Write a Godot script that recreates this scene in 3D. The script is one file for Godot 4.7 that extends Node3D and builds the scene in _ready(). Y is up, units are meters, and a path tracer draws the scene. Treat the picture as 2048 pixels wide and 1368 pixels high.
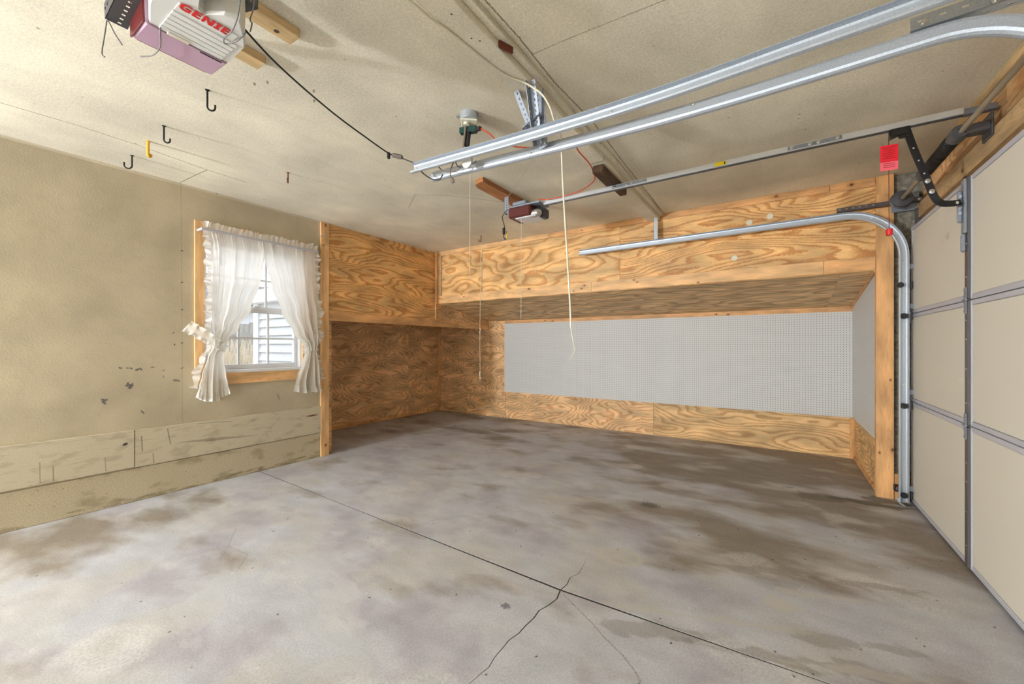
extends Node3D
# A garage bay with plywood alcoves, a curtained window, overhead door tracks and two door openers.
# World: x to the right along the back wall, -z into the depth, y up, metres.

const CEIL := 2.545
const WALLX := -4.15      # inner face of the window wall
const SOFZ := -4.31       # front face of the plywood bulkhead
const BACKZ := -5.6       # back wall of the alcove
const LEFTX := -5.3       # side wall of the left recess
const RIGHTX := 0.68      # right wall of the alcove
const DOORX := 0.857      # inner face of the overhead door
const GWX := 0.94         # wall that holds the overhead door
const REARZ := 4.8

var M := {}
var used := {}

# ------------------------------------------------------------------ mesh collector
class MB:
	var v := PackedVector3Array()
	var n := PackedVector3Array()
	var t := PackedVector2Array()
	var grain := -1
	var off := Vector2.ZERO
	func uv(p: Vector3, nn: Vector3) -> Vector2:
		var a := nn.abs()
		var ax := 0
		if a.y > a.x and a.y >= a.z: ax = 1
		elif a.z > a.x: ax = 2
		var r: Vector2
		if grain < 0:
			r = Vector2(p.z, p.y) if ax == 0 else (Vector2(p.x, p.z) if ax == 1 else Vector2(p.x, p.y))
		elif ax == grain:
			r = Vector2(p[(ax + 1) % 3], p[(ax + 2) % 3])
		else:
			r = Vector2(p[grain], p[3 - ax - grain])
		return r + off
	func tri(a: Vector3, b: Vector3, c: Vector3, na: Vector3, nb: Vector3, nc: Vector3, ua: Vector2, ub: Vector2, uc: Vector2) -> void:
		if (b - a).cross(c - a).dot(na + nb + nc) > 0.0:
			v.append(a); v.append(c); v.append(b)
			n.append(na); n.append(nc); n.append(nb)
			t.append(ua); t.append(uc); t.append(ub)
		else:
			v.append(a); v.append(b); v.append(c)
			n.append(na); n.append(nb); n.append(nc)
			t.append(ua); t.append(ub); t.append(uc)
	func quad(a: Vector3, b: Vector3, c: Vector3, d: Vector3, nn: Vector3) -> void:
		var ua := uv(a, nn); var ub := uv(b, nn); var uc := uv(c, nn); var ud := uv(d, nn)
		tri(a, b, c, nn, nn, nn, ua, ub, uc)
		tri(a, c, d, nn, nn, nn, ua, uc, ud)
	func quads(a: Vector3, b: Vector3, c: Vector3, d: Vector3, na: Vector3, nb: Vector3, nc: Vector3, nd: Vector3) -> void:
		var m := (na + nb + nc + nd).normalized()
		var ua := uv(a, m); var ub := uv(b, m); var uc := uv(c, m); var ud := uv(d, m)
		tri(a, b, c, na, nb, nc, ua, ub, uc)
		tri(a, c, d, na, nc, nd, ua, uc, ud)
	# chamfered box
	func box(c: Vector3, s: Vector3, bev := 0.003, bs := Basis.IDENTITY, world_uv := false) -> MB:
		var h := s * 0.5
		var b := minf(bev, minf(h.x, minf(h.y, h.z)) * 0.8)
		var keep := off
		for ax in 3:
			var i := (ax + 1) % 3
			var j := (ax + 2) % 3
			for sg in [-1.0, 1.0]:
				var nn := Vector3.ZERO; nn[ax] = sg
				var q: Array[Vector3] = []
				for k in [[-1, -1], [1, -1], [1, 1], [-1, 1]]:
					var p := Vector3.ZERO
					p[ax] = h[ax] * sg; p[i] = (h[i] - b) * k[0]; p[j] = (h[j] - b) * k[1]
					q.append(p)
				_lq(q[0], q[1], q[2], q[3], nn, c, bs, world_uv)
		if b > 0.0:
			for ax in 3:   # edges along ax
				var i := (ax + 1) % 3
				var j := (ax + 2) % 3
				for si in [-1.0, 1.0]:
					for sj in [-1.0, 1.0]:
						var nn := Vector3.ZERO; nn[i] = si; nn[j] = sj
						nn = nn.normalized()
						var q: Array[Vector3] = []
						for k in [[-1, 0], [1, 0], [1, 1], [-1, 1]]:
							var p := Vector3.ZERO
							p[ax] = (h[ax] - b) * k[0]
							p[i] = (h[i] if k[1] == 0 else h[i] - b) * si
							p[j] = (h[j] - b if k[1] == 0 else h[j]) * sj
							q.append(p)
						_lq(q[0], q[1], q[2], q[3], nn, c, bs, world_uv)
			for sx in [-1.0, 1.0]:
				for sy in [-1.0, 1.0]:
					for sz in [-1.0, 1.0]:
						var nn := (bs * Vector3(sx, sy, sz)).normalized()
						var a1 := c + bs * Vector3(h.x * sx, (h.y - b) * sy, (h.z - b) * sz)
						var a2 := c + bs * Vector3((h.x - b) * sx, h.y * sy, (h.z - b) * sz)
						var a3 := c + bs * Vector3((h.x - b) * sx, (h.y - b) * sy, h.z * sz)
						tri(a1, a2, a3, nn, nn, nn, off, off, off)
		off = keep
		return self
	func _lq(p0: Vector3, p1: Vector3, p2: Vector3, p3: Vector3, nn: Vector3, c: Vector3, bs: Basis, world_uv: bool) -> void:
		var wn := (bs * nn).normalized()
		var w0 := c + bs * p0; var w1 := c + bs * p1; var w2 := c + bs * p2; var w3 := c + bs * p3
		var u0: Vector2; var u1: Vector2; var u2: Vector2; var u3: Vector2
		if world_uv:
			u0 = uv(w0, wn); u1 = uv(w1, wn); u2 = uv(w2, wn); u3 = uv(w3, wn)
		else:
			u0 = uv(p0, nn); u1 = uv(p1, nn); u2 = uv(p2, nn); u3 = uv(p3, nn)
		tri(w0, w1, w2, wn, wn, wn, u0, u1, u2)
		tri(w0, w2, w3, wn, wn, wn, u0, u2, u3)
	func mm(lo: Vector3, hi: Vector3, bev := 0.003, world_uv := false) -> MB:
		return box((lo + hi) * 0.5, (hi - lo).abs(), bev, Basis.IDENTITY, world_uv)
	func tube(pts: Array, r: float, sides := 8, r2 := -1.0) -> MB:
		var m := pts.size()
		var rr := r if r2 < 0.0 else r2
		var tg: Array[Vector3] = []
		for i in m:
			var d: Vector3 = (pts[mini(i + 1, m - 1)] - pts[maxi(i - 1, 0)])
			tg.append(d.normalized())
		var up := Vector3.UP if absf(tg[0].y) < 0.9 else Vector3.RIGHT
		var nx := tg[0].cross(up).normalized()
		var ring_p: Array = []
		var ring_n: Array = []
		for i in m:
			nx = (nx - tg[i] * nx.dot(tg[i])).normalized()
			var ny := tg[i].cross(nx)
			var rp: Array[Vector3] = []
			var rn: Array[Vector3] = []
			var rad := lerpf(r, rr, float(i) / maxf(1.0, m - 1.0))
			for k in sides:
				var a := TAU * k / sides
				var d := nx * cos(a) + ny * sin(a)
				rp.append(pts[i] + d * rad); rn.append(d)
			ring_p.append(rp); ring_n.append(rn)
		for i in m - 1:
			for k in sides:
				var l := (k + 1) % sides
				quads(ring_p[i][k], ring_p[i + 1][k], ring_p[i + 1][l], ring_p[i][l], ring_n[i][k], ring_n[i + 1][k], ring_n[i + 1][l], ring_n[i][l])
		for e in [0, m - 1]:
			var nn: Vector3 = -tg[0] if e == 0 else tg[m - 1]
			for k in range(1, sides - 1):
				tri(ring_p[e][0], ring_p[e][k], ring_p[e][k + 1], nn, nn, nn, off, off, off)
		return self
	# sweep of a closed outline (x = frame x axis, y = frame y axis) along frames
	func sweep(outline: Array, frames: Array, caps := true) -> MB:
		var m := outline.size()
		var area := 0.0
		for k in m:
			var a: Vector2 = outline[k]; var b: Vector2 = outline[(k + 1) % m]
			area += a.x * b.y - b.x * a.y
		var sgn := 1.0 if area > 0.0 else -1.0
		for i in frames.size() - 1:
			var f: Transform3D = frames[i]; var g: Transform3D = frames[i + 1]
			for k in m:
				var a: Vector2 = outline[k]; var b: Vector2 = outline[(k + 1) % m]
				var e := (b - a)
				if e.length() < 1e-7: continue
				var o := Vector2(e.y, -e.x).normalized() * sgn
				var nf := (f.basis * Vector3(o.x, o.y, 0)).normalized(); var ng := (g.basis * Vector3(o.x, o.y, 0)).normalized()
				quads(f * Vector3(a.x, a.y, 0), f * Vector3(b.x, b.y, 0), g * Vector3(b.x, b.y, 0), g * Vector3(a.x, a.y, 0), nf, nf, ng, ng)
		if caps:
			var pv := PackedVector2Array(outline)
			var ix := Geometry2D.triangulate_polygon(pv)
			for e in [0, frames.size() - 1]:
				var f: Transform3D = frames[e]
				var nn := (f.basis.z if e == 0 else -f.basis.z).normalized()
				var other: Transform3D = frames[1 if e == 0 else e - 1]
				if (f.origin - other.origin).dot(nn) < 0.0: nn = -nn
				for q in range(0, ix.size(), 3):
					var a := f * Vector3(pv[ix[q]].x, pv[ix[q]].y, 0); var b := f * Vector3(pv[ix[q + 1]].x, pv[ix[q + 1]].y, 0); var c := f * Vector3(pv[ix[q + 2]].x, pv[ix[q + 2]].y, 0)
					tri(a, b, c, nn, nn, nn, uv(a, nn), uv(b, nn), uv(c, nn))
		return self
	# profile of (radius, height) turned round the z axis of a frame
	func lathe(profile: Array, f: Transform3D, seg := 20) -> MB:
		for i in profile.size() - 1:
			var a: Vector2 = profile[i]; var b: Vector2 = profile[i + 1]
			var e := b - a
			if e.length() < 1e-7: continue
			var o := Vector2(e.y, -e.x).normalized()
			for k in seg:
				var p := TAU * k / seg; var q := TAU * (k + 1) / seg
				var d0 := Vector3(cos(p), sin(p), 0); var d1 := Vector3(cos(q), sin(q), 0)
				var n0 := (f.basis * (d0 * o.x + Vector3(0, 0, o.y))).normalized(); var n1 := (f.basis * (d1 * o.x + Vector3(0, 0, o.y))).normalized()
				var w := [f * (d0 * a.x + Vector3(0, 0, a.y)), f * (d1 * a.x + Vector3(0, 0, a.y)), f * (d1 * b.x + Vector3(0, 0, b.y)), f * (d0 * b.x + Vector3(0, 0, b.y))]
				if a.x < 1e-6: tri(w[0], w[2], w[3], n0, n1, n0, off, off, off)
				elif b.x < 1e-6: tri(w[0], w[1], w[2], n0, n1, n0, off, off, off)
				else: quads(w[0], w[1], w[2], w[3], n0, n1, n1, n0)
		return self
	# polygon in the xz plane, with an upper face at y1 and walls down to y0
	func slab(poly: PackedVector2Array, y0: float, y1: float) -> MB:
		var ix := Geometry2D.triangulate_polygon(poly)
		for q in range(0, ix.size(), 3):
			var a := Vector3(poly[ix[q]].x, y1, poly[ix[q]].y); var b := Vector3(poly[ix[q + 1]].x, y1, poly[ix[q + 1]].y); var c := Vector3(poly[ix[q + 2]].x, y1, poly[ix[q + 2]].y)
			tri(a, b, c, Vector3.UP, Vector3.UP, Vector3.UP, uv(a, Vector3.UP), uv(b, Vector3.UP), uv(c, Vector3.UP))
		var cw := Geometry2D.is_polygon_clockwise(poly)
		for k in poly.size():
			var a := poly[k]; var b := poly[(k + 1) % poly.size()]
			var e := (b - a).normalized()
			var o := Vector2(e.y, -e.x) * (-1.0 if cw else 1.0)
			var nn := Vector3(o.x, 0, o.y)
			quad(Vector3(a.x, y0, a.y), Vector3(b.x, y0, b.y), Vector3(b.x, y1, b.y), Vector3(a.x, y1, a.y), nn)
		return self
	func mesh() -> ArrayMesh:
		var arr := []
		arr.resize(Mesh.ARRAY_MAX)
		arr[Mesh.ARRAY_VERTEX] = v; arr[Mesh.ARRAY_NORMAL] = n; arr[Mesh.ARRAY_TEX_UV] = t
		var am := ArrayMesh.new()
		am.add_surface_from_arrays(Mesh.PRIMITIVE_TRIANGLES, arr)
		return am

func mb(grain := -1, off := Vector2.ZERO) -> MB:
	var m := MB.new()
	m.grain = grain; m.off = off
	return m

# ------------------------------------------------------------------ scene tree helpers
func numbered(called: String) -> String:
	var k: int = used.get(called, 0)
	used[called] = k + 1
	return called if k == 0 else "%s_%03d" % [called, k]

func thing(called: String, label: String, category: String, at: Vector3, group := "") -> Node3D:
	var o := Node3D.new()
	o.name = numbered(called)
	add_child(o)
	o.position = at
	o.set_meta("label", label); o.set_meta("category", category)
	if group != "": o.set_meta("group", group)
	return o

func struct(called: String, label := "", at := Vector3.ZERO) -> Node3D:
	var o := Node3D.new()
	o.name = called
	add_child(o)
	o.position = at
	o.set_meta("kind", "structure")
	if label != "": o.set_meta("label", label)
	return o

# geometry is given in world coordinates; a part of a thing is moved back by the thing's place
func part(parent: Node, called: String, m: MB, mat: Material, label := "") -> MeshInstance3D:
	var o := MeshInstance3D.new()
	o.name = called
	o.mesh = m.mesh()
	o.material_override = mat
	parent.add_child(o, true)
	if not (parent is MeshInstance3D) and parent != self: o.position = -(parent as Node3D).position
	if label != "": o.set_meta("label", label)
	return o

func sround(called: String, m: MB, mat: Material, label := "") -> MeshInstance3D:
	var o := part(self, called, m, mat, label)
	o.set_meta("kind", "structure")
	return o

func single(called: String, m: MB, mat: Material, label: String, category: String, group := "") -> MeshInstance3D:
	var o := part(self, numbered(called), m, mat, label)
	o.set_meta("category", category)
	if group != "": o.set_meta("group", group)
	return o

func spline(pts: Array, per := 8) -> Array:
	var out: Array = []
	for i in pts.size() - 1:
		var p0: Vector3 = pts[maxi(i - 1, 0)]; var p1: Vector3 = pts[i]; var p2: Vector3 = pts[i + 1]; var p3: Vector3 = pts[mini(i + 2, pts.size() - 1)]
		for k in per: out.append(p1.cubic_interpolate(p2, p0, p3, float(k) / per))
	out.append(pts[pts.size() - 1])
	return out

# ------------------------------------------------------------------ textures
func noise_bytes(sd: int, freq: float, w: int, h: int, oct := 4, sx := 1, sy := 1) -> PackedByteArray:
	var f := FastNoiseLite.new()
	f.seed = sd; f.frequency = freq; f.noise_type = FastNoiseLite.TYPE_SIMPLEX_SMOOTH
	f.fractal_octaves = oct
	if oct == 1: f.fractal_type = FastNoiseLite.FRACTAL_NONE
	var im := f.get_image(w / sx, h / sy)
	im.convert(Image.FORMAT_L8)
	if sx > 1 or sy > 1: im.resize(w, h, Image.INTERPOLATE_CUBIC)
	return im.get_data()

func tex_rgb(d: PackedByteArray, w: int, h: int) -> ImageTexture:
	var im := Image.create_from_data(w, h, false, Image.FORMAT_RGB8, d)
	return ImageTexture.create_from_image(im)

func tex_l(d: PackedByteArray, w: int, h: int) -> ImageTexture:
	return ImageTexture.create_from_image(Image.create_from_data(w, h, false, Image.FORMAT_L8, d))

func line(d: PackedByteArray, w: int, h: int, pts: Array, wid: float, col: Color, alpha: float, rag := 0.0, sd := 1) -> void:
	var rng := RandomNumberGenerator.new(); rng.seed = sd
	for i in pts.size() - 1:
		var a: Vector2 = pts[i]; var b: Vector2 = pts[i + 1]
		var n := int(maxf(2.0, a.distance_to(b) * 1.2))
		for k in n + 1:
			var p := a.lerp(b, float(k) / n) + Vector2(rng.randf_range(-rag, rag), rng.randf_range(-rag, rag))
			blot(d, w, h, p, Vector2(wid, wid), 0.0, col, alpha)

# soft-edged ellipse of dirt, paint or dye
func blot(d: PackedByteArray, w: int, h: int, c: Vector2, r: Vector2, ang: float, col: Color, alpha: float, rag := PackedByteArray(), rs := 0.8) -> void:
	var R := int(ceil(maxf(r.x, r.y) * (1.2 if rag.is_empty() else 2.1))) + 1
	var ca := cos(ang); var sa := sin(ang)
	for y in range(maxi(0, int(c.y) - R), mini(h, int(c.y) + R + 1)):
		for x in range(maxi(0, int(c.x) - R), mini(w, int(c.x) + R + 1)):
			var dx := x + 0.5 - c.x; var dy := y + 0.5 - c.y
			var e := Vector2((dx * ca + dy * sa) / r.x, (-dx * sa + dy * ca) / r.y).length()
			if rag.size() > 0: e = e * (1.0 if rs < 1.0 else 0.8) + (rag[y * w + x] - 128) / 128.0 * rs
			var q := clampf((1.15 - e) * 3.0, 0.0, 1.0) * alpha
			if q > 0.0:
				var i := (y * w + x) * 3
				d[i] = int(lerpf(d[i], col.r8, q)); d[i + 1] = int(lerpf(d[i + 1], col.g8, q)); d[i + 2] = int(lerpf(d[i + 2], col.b8, q))

# rotary-cut fir plywood: contour bands of a stretched field; grain runs along u
func ply_texture(sd: int, bands: float, slope: float, stretch: float, light: Color, dark: Color) -> ImageTexture:
	var w := 1024; var h := 512
	var f := FastNoiseLite.new(); f.seed = sd; f.frequency = 1.0; f.noise_type = FastNoiseLite.TYPE_SIMPLEX_SMOOTH; f.fractal_type = FastNoiseLite.FRACTAL_NONE
	var fib := noise_bytes(sd + 5, 0.25, w, h, 3, 16, 1)
	var tone := noise_bytes(sd + 9, 0.012, w, h, 3, 3, 1)
	var rag := noise_bytes(sd + 13, 0.2, w, h, 2, 3, 1)
	var d := PackedByteArray(); d.resize(w * h * 3)
	for y in h:
		var fy := y / 512.0 * 1.22
		for x in w:
			var fx := x / 1024.0 * 2.44
			var i := y * w + x
			var q := f.get_noise_2d(fx * 1.15 / stretch, fy * 2.3) * 0.62 + f.get_noise_2d(fx * 3.1 / stretch + 40.0, fy * 6.0) * 0.16 + f.get_noise_2d(fx * 9.0 / stretch, fy * 22.0 + 9.0) * 0.022 + slope * fy
			q += (rag[i] - 128) * 0.00012
			var s := q * bands
			s -= floor(s)
			var k := smoothstep(0.36, 0.88, s) * (1.0 - smoothstep(0.93, 1.0, s))
			k = clampf(k * 0.9 + (fib[i] - 128) * 0.0020, 0.0, 1.0)
			var b := 1.0 + (tone[i] - 128) * 0.0012 + (fib[i] - 128) * 0.0007
			d[i * 3] = clampi(int(lerpf(light.r8, dark.r8, k) * b), 0, 255)
			d[i * 3 + 1] = clampi(int(lerpf(light.g8, dark.g8, k) * b), 0, 255)
			d[i * 3 + 2] = clampi(int(lerpf(light.b8, dark.b8, k) * b), 0, 255)
	return tex_rgb(d, w, h)

# planed pine: fine straight grain and knots
func pine_texture(sd: int, base: Color, grain_col: Color, knot_col: Color, knots: int) -> ImageTexture:
	var w := 1024; var h := 256   # 2.4 m by 0.6 m
	var rng := RandomNumberGenerator.new(); rng.seed = sd
	var f := FastNoiseLite.new(); f.seed = sd; f.frequency = 1.0; f.noise_type = FastNoiseLite.TYPE_SIMPLEX_SMOOTH; f.fractal_type = FastNoiseLite.FRACTAL_NONE
	var fib := noise_bytes(sd + 5, 0.3, w, h, 3, 32, 1)
	var tone := noise_bytes(sd + 7, 0.02, w, h, 3, 4, 1)
	var d := PackedByteArray(); d.resize(w * h * 3)
	var ks: Array = []
	for k in knots: ks.append([Vector2(rng.randf() * w, rng.randf() * h), rng.randf_range(2.0, 4.6)])
	for y in h:
		for x in w:
			var i := y * w + x
			var q := f.get_noise_2d(x * 0.0022, y * 0.035) * 1.4 + y * 0.02
			var s := q * 3.0
			s -= floor(s)
			var k := smoothstep(0.4, 0.9, s) * (1.0 - smoothstep(0.94, 1.0, s)) * 0.34 + (fib[i] - 128) * 0.0022
			var b := 1.0 + (tone[i] - 128) * 0.0011
			d[i * 3] = clampi(int(lerpf(base.r8, grain_col.r8, clampf(k, 0, 1)) * b), 0, 255)
			d[i * 3 + 1] = clampi(int(lerpf(base.g8, grain_col.g8, clampf(k, 0, 1)) * b), 0, 255)
			d[i * 3 + 2] = clampi(int(lerpf(base.b8, grain_col.b8, clampf(k, 0, 1)) * b), 0, 255)
	for k in ks:
		blot(d, w, h, k[0], Vector2(k[1] * 3.2, k[1] * 1.9), 0.0, grain_col, 0.55)
		blot(d, w, h, k[0], Vector2(k[1] * 1.3, k[1]), 0.2, knot_col, 0.85)
	return tex_rgb(d, w, h)

func mat(col: Color, rough := 0.7, metal := 0.0) -> StandardMaterial3D:
	var m := StandardMaterial3D.new()
	m.albedo_color = col; m.roughness = rough; m.metallic = metal
	return m

func tmat(tex: Texture2D, size: Vector2, offs := Vector2.ZERO, rough := 0.7) -> StandardMaterial3D:
	var m := StandardMaterial3D.new()
	m.albedo_texture = tex; m.roughness = rough
	m.uv1_scale = Vector3(1.0 / size.x, 1.0 / size.y, 1)
	m.uv1_offset = Vector3(offs.x / size.x, offs.y / size.y, 0)
	return m

func bump(m: StandardMaterial3D, tex: Texture2D, cm: float) -> void:
	m.heightmap_enabled = true; m.heightmap_texture = tex; m.heightmap_scale = cm

func make_materials() -> void:
	M.ply_a = tmat(ply_texture(11, 4.6, 0.5, 1.5, Color8(230, 186, 126), Color8(196, 136, 74)), Vector2(2.44, 1.22), Vector2.ZERO, 0.55)
	M.ply_b = tmat(ply_texture(23, 8.5, 1.9, 2.4, Color8(230, 184, 122), Color8(188, 124, 64)), Vector2(2.44, 1.22), Vector2.ZERO, 0.55)
	M.ply_c = tmat(ply_texture(37, 7.6, 0.7, 1.35, Color8(228, 188, 138), Color8(190, 138, 90)), Vector2(2.44, 1.22), Vector2.ZERO, 0.6)
	M.ply_d = tmat(ply_texture(51, 6.5, 0.7, 1.8, Color8(224, 186, 132), Color8(184, 138, 86)), Vector2(2.44, 1.22), Vector2.ZERO, 0.6)
	M.ply_e = tmat(ply_texture(64, 3.4, 0.4, 1.6, Color8(226, 190, 138), Color8(180, 138, 90)), Vector2(2.44, 1.22), Vector2.ZERO, 0.6)
	M.pine = tmat(pine_texture(3, Color8(230, 184, 130), Color8(202, 148, 92), Color8(104, 62, 34), 26), Vector2(2.4, 0.6), Vector2.ZERO, 0.55)
	M.pine_b = tmat(pine_texture(8, Color8(220, 168, 112), Color8(192, 134, 80), Color8(96, 56, 32), 20), Vector2(2.4, 0.6), Vector2.ZERO, 0.55)
	M.stud = tmat(pine_texture(15, Color8(206, 176, 128), Color8(176, 138, 88), Color8(96, 66, 42), 12), Vector2(2.4, 0.6), Vector2.ZERO, 0.75)
	M.oldwood = tmat(pine_texture(19, Color8(186, 156, 114), Color8(150, 116, 78), Color8(66, 46, 30), 12), Vector2(2.4, 0.6), Vector2.ZERO, 0.8)
	M.darkwood = tmat(pine_texture(29, Color8(96, 72, 54), Color8(58, 40, 28), Color8(40, 28, 20), 16), Vector2(1.2, 0.3), Vector2.ZERO, 0.85)
	M.fencewood = tmat(pine_texture(33, Color8(150, 146, 138), Color8(116, 110, 102), Color8(80, 74, 68), 10), Vector2(2.4, 0.6), Vector2.ZERO, 0.9)
	make_ceiling_material()
	make_wall_material()
	make_floor_material()
	# galvanised steel with faint spangle
	var w := 256
	var sp := noise_bytes(71, 0.06, w, w, 2)
	var d := PackedByteArray(); d.resize(w * w * 3)
	for i in w * w:
		var b := 1.0 + (sp[i] - 128) * 0.0004
		d[i * 3] = clampi(int(188 * b), 0, 255); d[i * 3 + 1] = clampi(int(194 * b), 0, 255); d[i * 3 + 2] = clampi(int(202 * b), 0, 255)
	M.galv = tmat(tex_rgb(d, w, w), Vector2(0.16, 0.16), Vector2.ZERO, 0.42)
	M.galv.metallic = 0.6
	M.galv_dull = tmat(tex_rgb(d, w, w), Vector2(0.25, 0.25), Vector2.ZERO, 0.5)
	M.galv_dull.albedo_color = Color8(200, 202, 208); M.galv_dull.metallic = 0.5
	M.steel_dark = mat(Color8(92, 90, 92), 0.5, 0.6)
	M.bolt = mat(Color8(214, 214, 214), 0.25, 0.95)
	M.aluminium = mat(Color8(222, 223, 226), 0.36, 0.25)
	M.black = mat(Color8(22, 22, 24), 0.5)
	M.blackmetal = mat(Color8(26, 26, 28), 0.42, 0.3)
	M.rubber = mat(Color8(34, 33, 33), 0.75)
	M.white_paint = mat(Color8(232, 231, 228), 0.5)
	M.vinyl = mat(Color8(236, 236, 238), 0.4)
	M.white_plastic = mat(Color8(222, 220, 214), 0.38)
	M.groove = mat(Color8(150, 150, 150), 0.6)
	M.red = mat(Color8(206, 30, 34), 0.4)
	M.darkred = mat(Color8(86, 30, 26), 0.35)
	M.cedar = tmat(pine_texture(41, Color8(176, 118, 70), Color8(140, 88, 48), Color8(84, 48, 28), 10), Vector2(2.4, 0.6), Vector2.ZERO, 0.65)
	M.lens_side = mat(Color8(96, 20, 24), 0.3)
	M.lens = mat(Color8(190, 156, 176), 0.35)
	M.orange = mat(Color8(214, 84, 46), 0.55)
	M.rope = mat(Color8(226, 216, 192), 0.85)
	M.string = mat(Color8(214, 204, 180), 0.85)
	M.yellow = mat(Color8(228, 172, 40), 0.5)
	M.yellowlabel = mat(Color8(240, 214, 20), 0.5)
	M.rust = mat(Color8(110, 52, 36), 0.7, 0.3)
	M.greyplug = mat(Color8(112, 100, 92), 0.6)
	M.green = mat(Color8(22, 62, 54), 0.5)
	M.ivory = mat(Color8(224, 218, 196), 0.45)
	M.brownwire = mat(Color8(112, 96, 82), 0.6)
	M.wire = mat(Color8(120, 118, 116), 0.5, 0.4)
	M.tag_red = mat(Color8(222, 24, 42), 0.5)
	M.tag_pink = mat(Color8(236, 98, 112), 0.5)
	M.tag_print = mat(Color8(150, 10, 24), 0.6)
	M.peg = mat(Color8(216, 215, 212), 0.5)
	M.peg.metallic_specular = 0.35
	M.pegback = mat(Color8(96, 84, 72), 0.9)
	M.doorpanel = mat(Color8(221, 214, 199), 0.62)
	M.doorframe = mat(Color8(190, 189, 197), 0.42)
	M.doorstile = mat(Color8(104, 100, 100), 0.45, 0.5)
	M.shaft = mat(Color8(170, 160, 140), 0.5, 0.5)
	M.plastic_dark = mat(Color8(70, 70, 74), 0.45)
	M.tracksteel = M.galv
	var fab := mat(Color8(240, 236, 228), 0.95)
	fab.backlight_enabled = true; fab.backlight = Color(1.0, 0.99, 0.97)
	fab.transparency = BaseMaterial3D.TRANSPARENCY_ALPHA; fab.albedo_color.a = 0.955
	M.fabric = fab
	var gl := StandardMaterial3D.new()
	gl.albedo_color = Color(0.95, 0.97, 0.97, 0.06); gl.transparency = BaseMaterial3D.TRANSPARENCY_ALPHA; gl.roughness = 0.02
	M.glass = gl
	M.siding = mat(Color8(204, 206, 208), 0.6)
	M.siding_trim = mat(Color8(238, 239, 240), 0.6)
	M.ground = mat(Color8(176, 170, 156), 0.95)
	M.reed = mat(Color8(206, 190, 162), 0.9)
	M.bark = mat(Color8(140, 130, 122), 0.9)
	M.shingle = mat(Color8(104, 100, 96), 0.9)
	var rough := noise_bytes(81, 0.05, 256, 256, 4)
	var cd := PackedByteArray(); cd.resize(256 * 256 * 3)
	for i in 256 * 256:
		var b := 0.72 + rough[i] / 255.0 * 0.5
		cd[i * 3] = clampi(int(140 * b), 0, 255); cd[i * 3 + 1] = clampi(int(134 * b), 0, 255); cd[i * 3 + 2] = clampi(int(120 * b), 0, 255)
	M.pier = tmat(tex_rgb(cd, 256, 256), Vector2(0.6, 0.6), Vector2.ZERO, 0.85)
	M.plainwall = tmat(tex_rgb(cd, 256, 256), Vector2(2.0, 2.0), Vector2.ZERO, 0.85)
	M.plainwall.albedo_color = Color8(255, 250, 238)
	M.dirtgap = mat(Color8(52, 46, 40), 0.95)
	M.added_globe_glow = mat(Color8(255, 250, 240), 0.4)
	M.added_globe_glow.emission_enabled = true; M.added_globe_glow.emission = Color(0.95, 0.98, 1.0); M.added_globe_glow.emission_energy_multiplier = 2.0
	M.led = mat(Color8(255, 40, 30), 0.4)
	M.led.emission_enabled = true; M.led.emission = Color(1, 0.1, 0.08); M.led.emission_energy_multiplier = 0.8

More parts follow.
